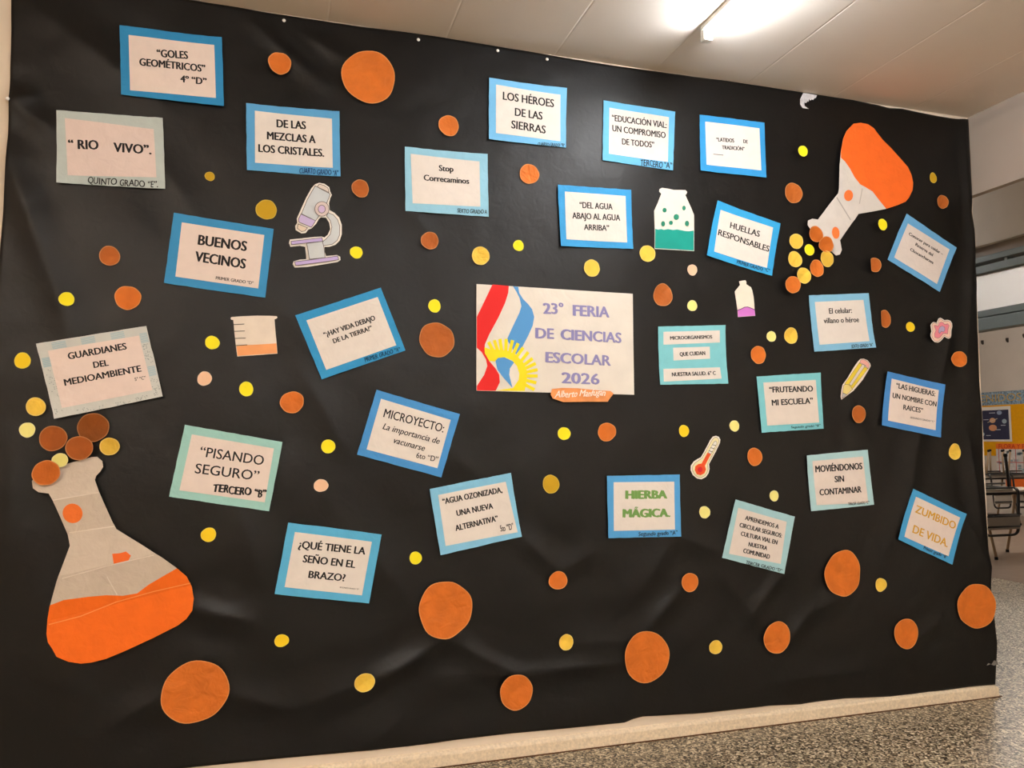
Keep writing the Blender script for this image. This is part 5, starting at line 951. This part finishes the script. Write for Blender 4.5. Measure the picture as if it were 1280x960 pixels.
lamp(2.7, -2.2, -1.0, CEIL, NEUTRAL, TUBE_HALL*.75, 'added neutral fill light, to the right behind the viewer')  # unseen lamp, added to brighten the right side
lamp(3.92, 4.9, 6.1, CEIL, COOL, TUBE_HALL*.33, 'added fill light for the passage, hidden behind the end of the decorated wall')  # added out of view to brighten the passage wall and transom frame
lamp(8.78, 6.2, 7.86, ROOMCEIL, ROOMCOL, TUBE_ROOM, 'ceiling light seen through the transom window')
lamp(6.4, 8.6, 9.9, ROOMCEIL, ROOMCOL, TUBE_ROOM, 'ceiling light of the classroom behind the decorated wall')

# ------------------------------------------------------------------ the classroom beyond the wall end
M_BLACKTUBE = mat('black painted tube', (24, 23, 24), rough=.35, spec=.5)
M_TAN = mat('tan painted tube', (150, 126, 98), rough=.4, spec=.4)
M_CAP = mat('black rubber', (20, 19, 18), rough=.8)
M_TOP = mat('pale grey desk laminate', (196, 186, 172), rough=.35, spec=.4)
M_SLAT = mat('grey chair laminate', (158, 150, 138), rough=.45, mottle=.05, mscale=12)

def desk(loc, label):
    root = thing('school_desk', label, 'desk', loc, 'school desks in the classroom')
    bm = bmesh.new(); box(bm, -.6, .6, -.22, .22, .715, .735, bevel=.006)
    obj('desk_top', bm, M_TOP, root)
    bm = bmesh.new(); tube(bm, [(-.56, -.19, .7), (.56, -.19, .7), (.56, .19, .7), (-.56, .19, .7), (-.56, -.19, .7)], .012)
    tube(bm, [(-.3, 0, .45), (.3, 0, .45)], .01)
    obj('desk_frame', bm, M_BLACKTUBE, root)
    for sx in (-1, 1):
        for sy in (-1, 1):
            bm = bmesh.new(); tube(bm, [(sx*.3, sy*.05, .7), (sx*.305, sy*.12, .35), (sx*.31, sy*.2, .02)], .014)
            leg = obj('leg', bm, M_TAN, root)
            bm = bmesh.new(); tube(bm, [(sx*.31, sy*.2, .0), (sx*.3098, sy*.198, .03)], .018)
            obj('foot_cap', bm, M_CAP, leg)

def upturned_chair(loc, label, legmat, w=1.0):
    root = thing('upturned_chair', label, 'chair', loc, 'chairs turned upside down on the desks')
    root.scale = (w, 1, 1)
    bm = bmesh.new(); box(bm, -.19, .19, -.17, .2, 0, .016, bevel=.005)
    obj('seat', bm, M_SLAT, root)
    bm = bmesh.new(); tube(bm, arc([(-.18, -.19, .03), (.18, -.19, .03), (.18, .18, .03), (-.18, .18, .03), (-.18, -.19, .03)], .03), .011)
    tube(bm, [(-.18, -.08, .07), (.18, -.08, .07)], .01)
    obj('seat_frame', bm, M_BLACKTUBE, root)
    for sx in (-1, 1):
        for sy in (-1, 1):
            bm = bmesh.new(); tube(bm, [(sx*.165, sy*.15, .03), (sx*.13, sy*.17, .385)], .0125)
            leg = obj('leg', bm, legmat, root)
            bm = bmesh.new(); tube(bm, [(sx*.132, sy*.169, .365), (sx*.129, sy*.171, .395)], .017)
            obj('foot_cap', bm, M_CAP, leg)
    bm = bmesh.new()
    tube(bm, arc([(-.185, -.19, .03), (-.185, -.235, -.0), (-.15, -.25, -.46), (.15, -.25, -.46), (.185, -.235, .0), (.185, -.19, .03)], .06), .013)
    obj('back_frame', bm, M_BLACKTUBE, root)
    bm = bmesh.new(); box(bm, -.165, .165, -.262, -.248, -.40, -.27, bevel=.004)
    obj('backrest', bm, M_SLAT, root)
    for z in (-.26, -.37):
        bm = bmesh.new(); tube(bm, [(-.16, -.266, z), (.16, -.266, z)], .009)
        obj('back_rail', bm, M_BLACKTUBE, root)

desk((7.67, 6.68, .0015), 'school desk nearest to the end of the black wall')
upturned_chair((7.30, 6.6, .738), 'black framed chair upside down on the desk nearest to the black wall', M_BLACKTUBE, 1.5)
desk((10.35, 9.15, .0015), 'school desk behind the nearest one, in front of the charts')
upturned_chair((10.22, 9.1, .738), 'tan legged chair upside down on the desk in front of the charts', M_TAN)
upturned_chair((10.64, 9.1, .738), 'tan legged chair upside down at the right of the charts desk', M_TAN)

# decorations on the classroom wall (x = 12): helper takes y to the right in the picture (towards the viewer) and z
def on_wall(name, y0, y1, z0, z1, d, m, parent=None, back=.001):
    bm = bmesh.new(); box(bm, X1-d, X1-back, y0, y1, z0, z1)
    return obj(name, bm, m, parent)
def wall_poly(name, polys, d, m, parent):
    bm = bmesh.new()
    for poly in polys:
        bm.faces.new([bm.verts.new((X1-d, y, z)) for y, z in poly])
    return obj(name, bm, m, parent)
def disc(cy, cz, ry, rz, n=20):
    return [(cy+ry*math.cos(2*math.pi*k/n), cz+rz*math.sin(2*math.pi*k/n)) for k in range(n)]
def wall_text(name, s, y_left, y_right, z, cap, d, col, parent, style='heavy'):
    V, Fc = glyphs(s, style)
    x0, x1 = V[:, 0].min(), V[:, 0].max()
    me = bpy.data.meshes.new(name)
    me.from_pydata([(X1-d, y_left+(x-x0)/(x1-x0)*(y_right-y_left), z+y/CAPH*cap) for x, y in V], [], Fc)
    return link(name, me, mat('painted letters', col, rough=.7), parent)

fz = on_wall('border_strip', 8.4, 11.6, 1.89, 2.12, .006, mat('speckled blue border paper', (134, 158, 176), rough=.8, mottle=.75, mscale=30))
tag(fz, 'speckled blue letter frieze along the classroom wall', 'frieze')
wall_text('lettering', 'BIENVENIDOS', 11.35, 9.93, 1.945, .13, .009, (190, 158, 92), fz)
gp = on_wall('felt_panel', 8.4, 10.95, 1.0, 1.885, .006, mat('golden yellow felt', (226, 160, 8), rough=.95, mottle=.06, mscale=25))
tag(gp, 'golden yellow panel behind the posters on the classroom wall', 'panel')
sp = thing('planet_poster', 'dark blue poster of planets on the classroom wall', 'poster', (X1, 10.5, 1.5))
def rel(o, root):
    o.parent = root; o.matrix_parent_inverse = Matrix.Translation(-root.location); return o
rel(on_wall('sheet', 10.145, 11.0, 1.25, 1.86, .009, mat('white poster margin', (224, 218, 208)), back=.0065), sp)
rel(on_wall('sky', 10.185, 11.0, 1.285, 1.80, .011, mat('navy print', (50, 52, 76), mottle=.1, mscale=12), back=.0091), sp)
for nm, cy, cz, ry, rz, c in (('planet', 10.36, 1.75, .05, .035, (150, 164, 190)), ('planet', 10.50, 1.62, .06, .045, (206, 160, 124)), ('planet', 10.5, 1.49, .08, .055, (210, 150, 110)), ('planet', 10.27, 1.60, .045, .04, (160, 178, 186)), ('planet', 10.7, 1.38, .03, .03, (150, 170, 180))):
    rel(wall_poly(nm, [disc(cy, cz, ry, rz)], .0125, mat('planet print', c), None), sp)
ring = [[(10.50-.1, 1.645), (10.50-.1, 1.655), (10.50+.1, 1.59), (10.50+.1, 1.58)]]
rel(wall_poly('planet_ring', ring, .013, mat('ring print', (200, 190, 170)), None), sp)
rel(wall_poly('caption', [[(y, z), (y+w, z), (y+w, z+.012), (y, z+.012)] for y, z, w in ((10.44, 1.745, .12), (10.58, 1.63, .1), (10.25, 1.525, .09), (10.35, 1.45, .09), (10.55, 1.35, .09))], .0125, mat('caption print', (196, 196, 204)), None), sp)

cp = thing('chart_poster', 'white chart poster with red grid under an orange FLORA Y FAUNA heading', 'poster', (X1, 9.8, 1.0))
rel(on_wall('sheet', 8.9, 10.46, .66, 1.12, .012, mat('chart paper', (206, 202, 198), mottle=.16, mscale=26), back=.0065), cp)
rel(on_wall('heading', 8.9, 10.46, 1.12, 1.215, .012, mat('orange heading paper', (236, 120, 40)), back=.0065), cp)
hd = [o for o in cp.children if o.name.startswith('heading')][0]
t = rel(wall_text('lettering', 'FLORA Y FAUNA', 10.40, 9.62, 1.13, .075, .0145, (190, 40, 30), None), cp)
g = [[(8.9, z), (10.46, z), (10.46, z+.012), (8.9, z+.012)] for z in (.67, .89)] + [[(y, .66), (y+.012, .66), (y+.012, 1.12), (y, 1.12)] for y in (9.9, 10.08, 10.4)]
rel(wall_poly('grid_lines', g, .0135, mat('red line', (190, 70, 66)), None), cp)
rr = random.Random(3)
pics = []
for k in range(40):
    y, z = rr.uniform(9.0, 10.38), rr.uniform(.7, 1.06)
    pics.append([(y, z), (y+.07, z), (y+.07, z+.035), (y, z+.035)])
rel(wall_poly('pictures', pics, .0133, mat('chart pictures', (150, 166, 172), mottle=.5, mscale=20), None), cp)
op = on_wall('orange_notice', 9.95, 10.3, .44, .66, .01, mat('orange notice paper', (234, 112, 40)))
tag(op, 'orange paper notice under the chart poster', 'notice')
for (y, z), lab in (((10.637, 3.02), 'small dark wall hook nearest to the black wall, under the transom'), ((10.147, 3.0), 'small dark wall hook to the right of the first, under the transom'), ((9.83, 3.03), 'small dark wall hook at the picture edge, under the transom')):
    bm = bmesh.new()
    tube(bm, arc([(-.002, .01, .03), (-.03, 0, .02), (-.04, -.02, -.03), (-.015, -.03, -.04)], .02), .009)
    box(bm, -.008, 0, -.03, .012, -.035, .035, bevel=.003)
    o = obj('wall_hook', bm, mat('dark hook', (74, 66, 60)), None, (X1-.001, y, z))
    tag(o, lab, 'hook', 'hooks on the classroom wall')
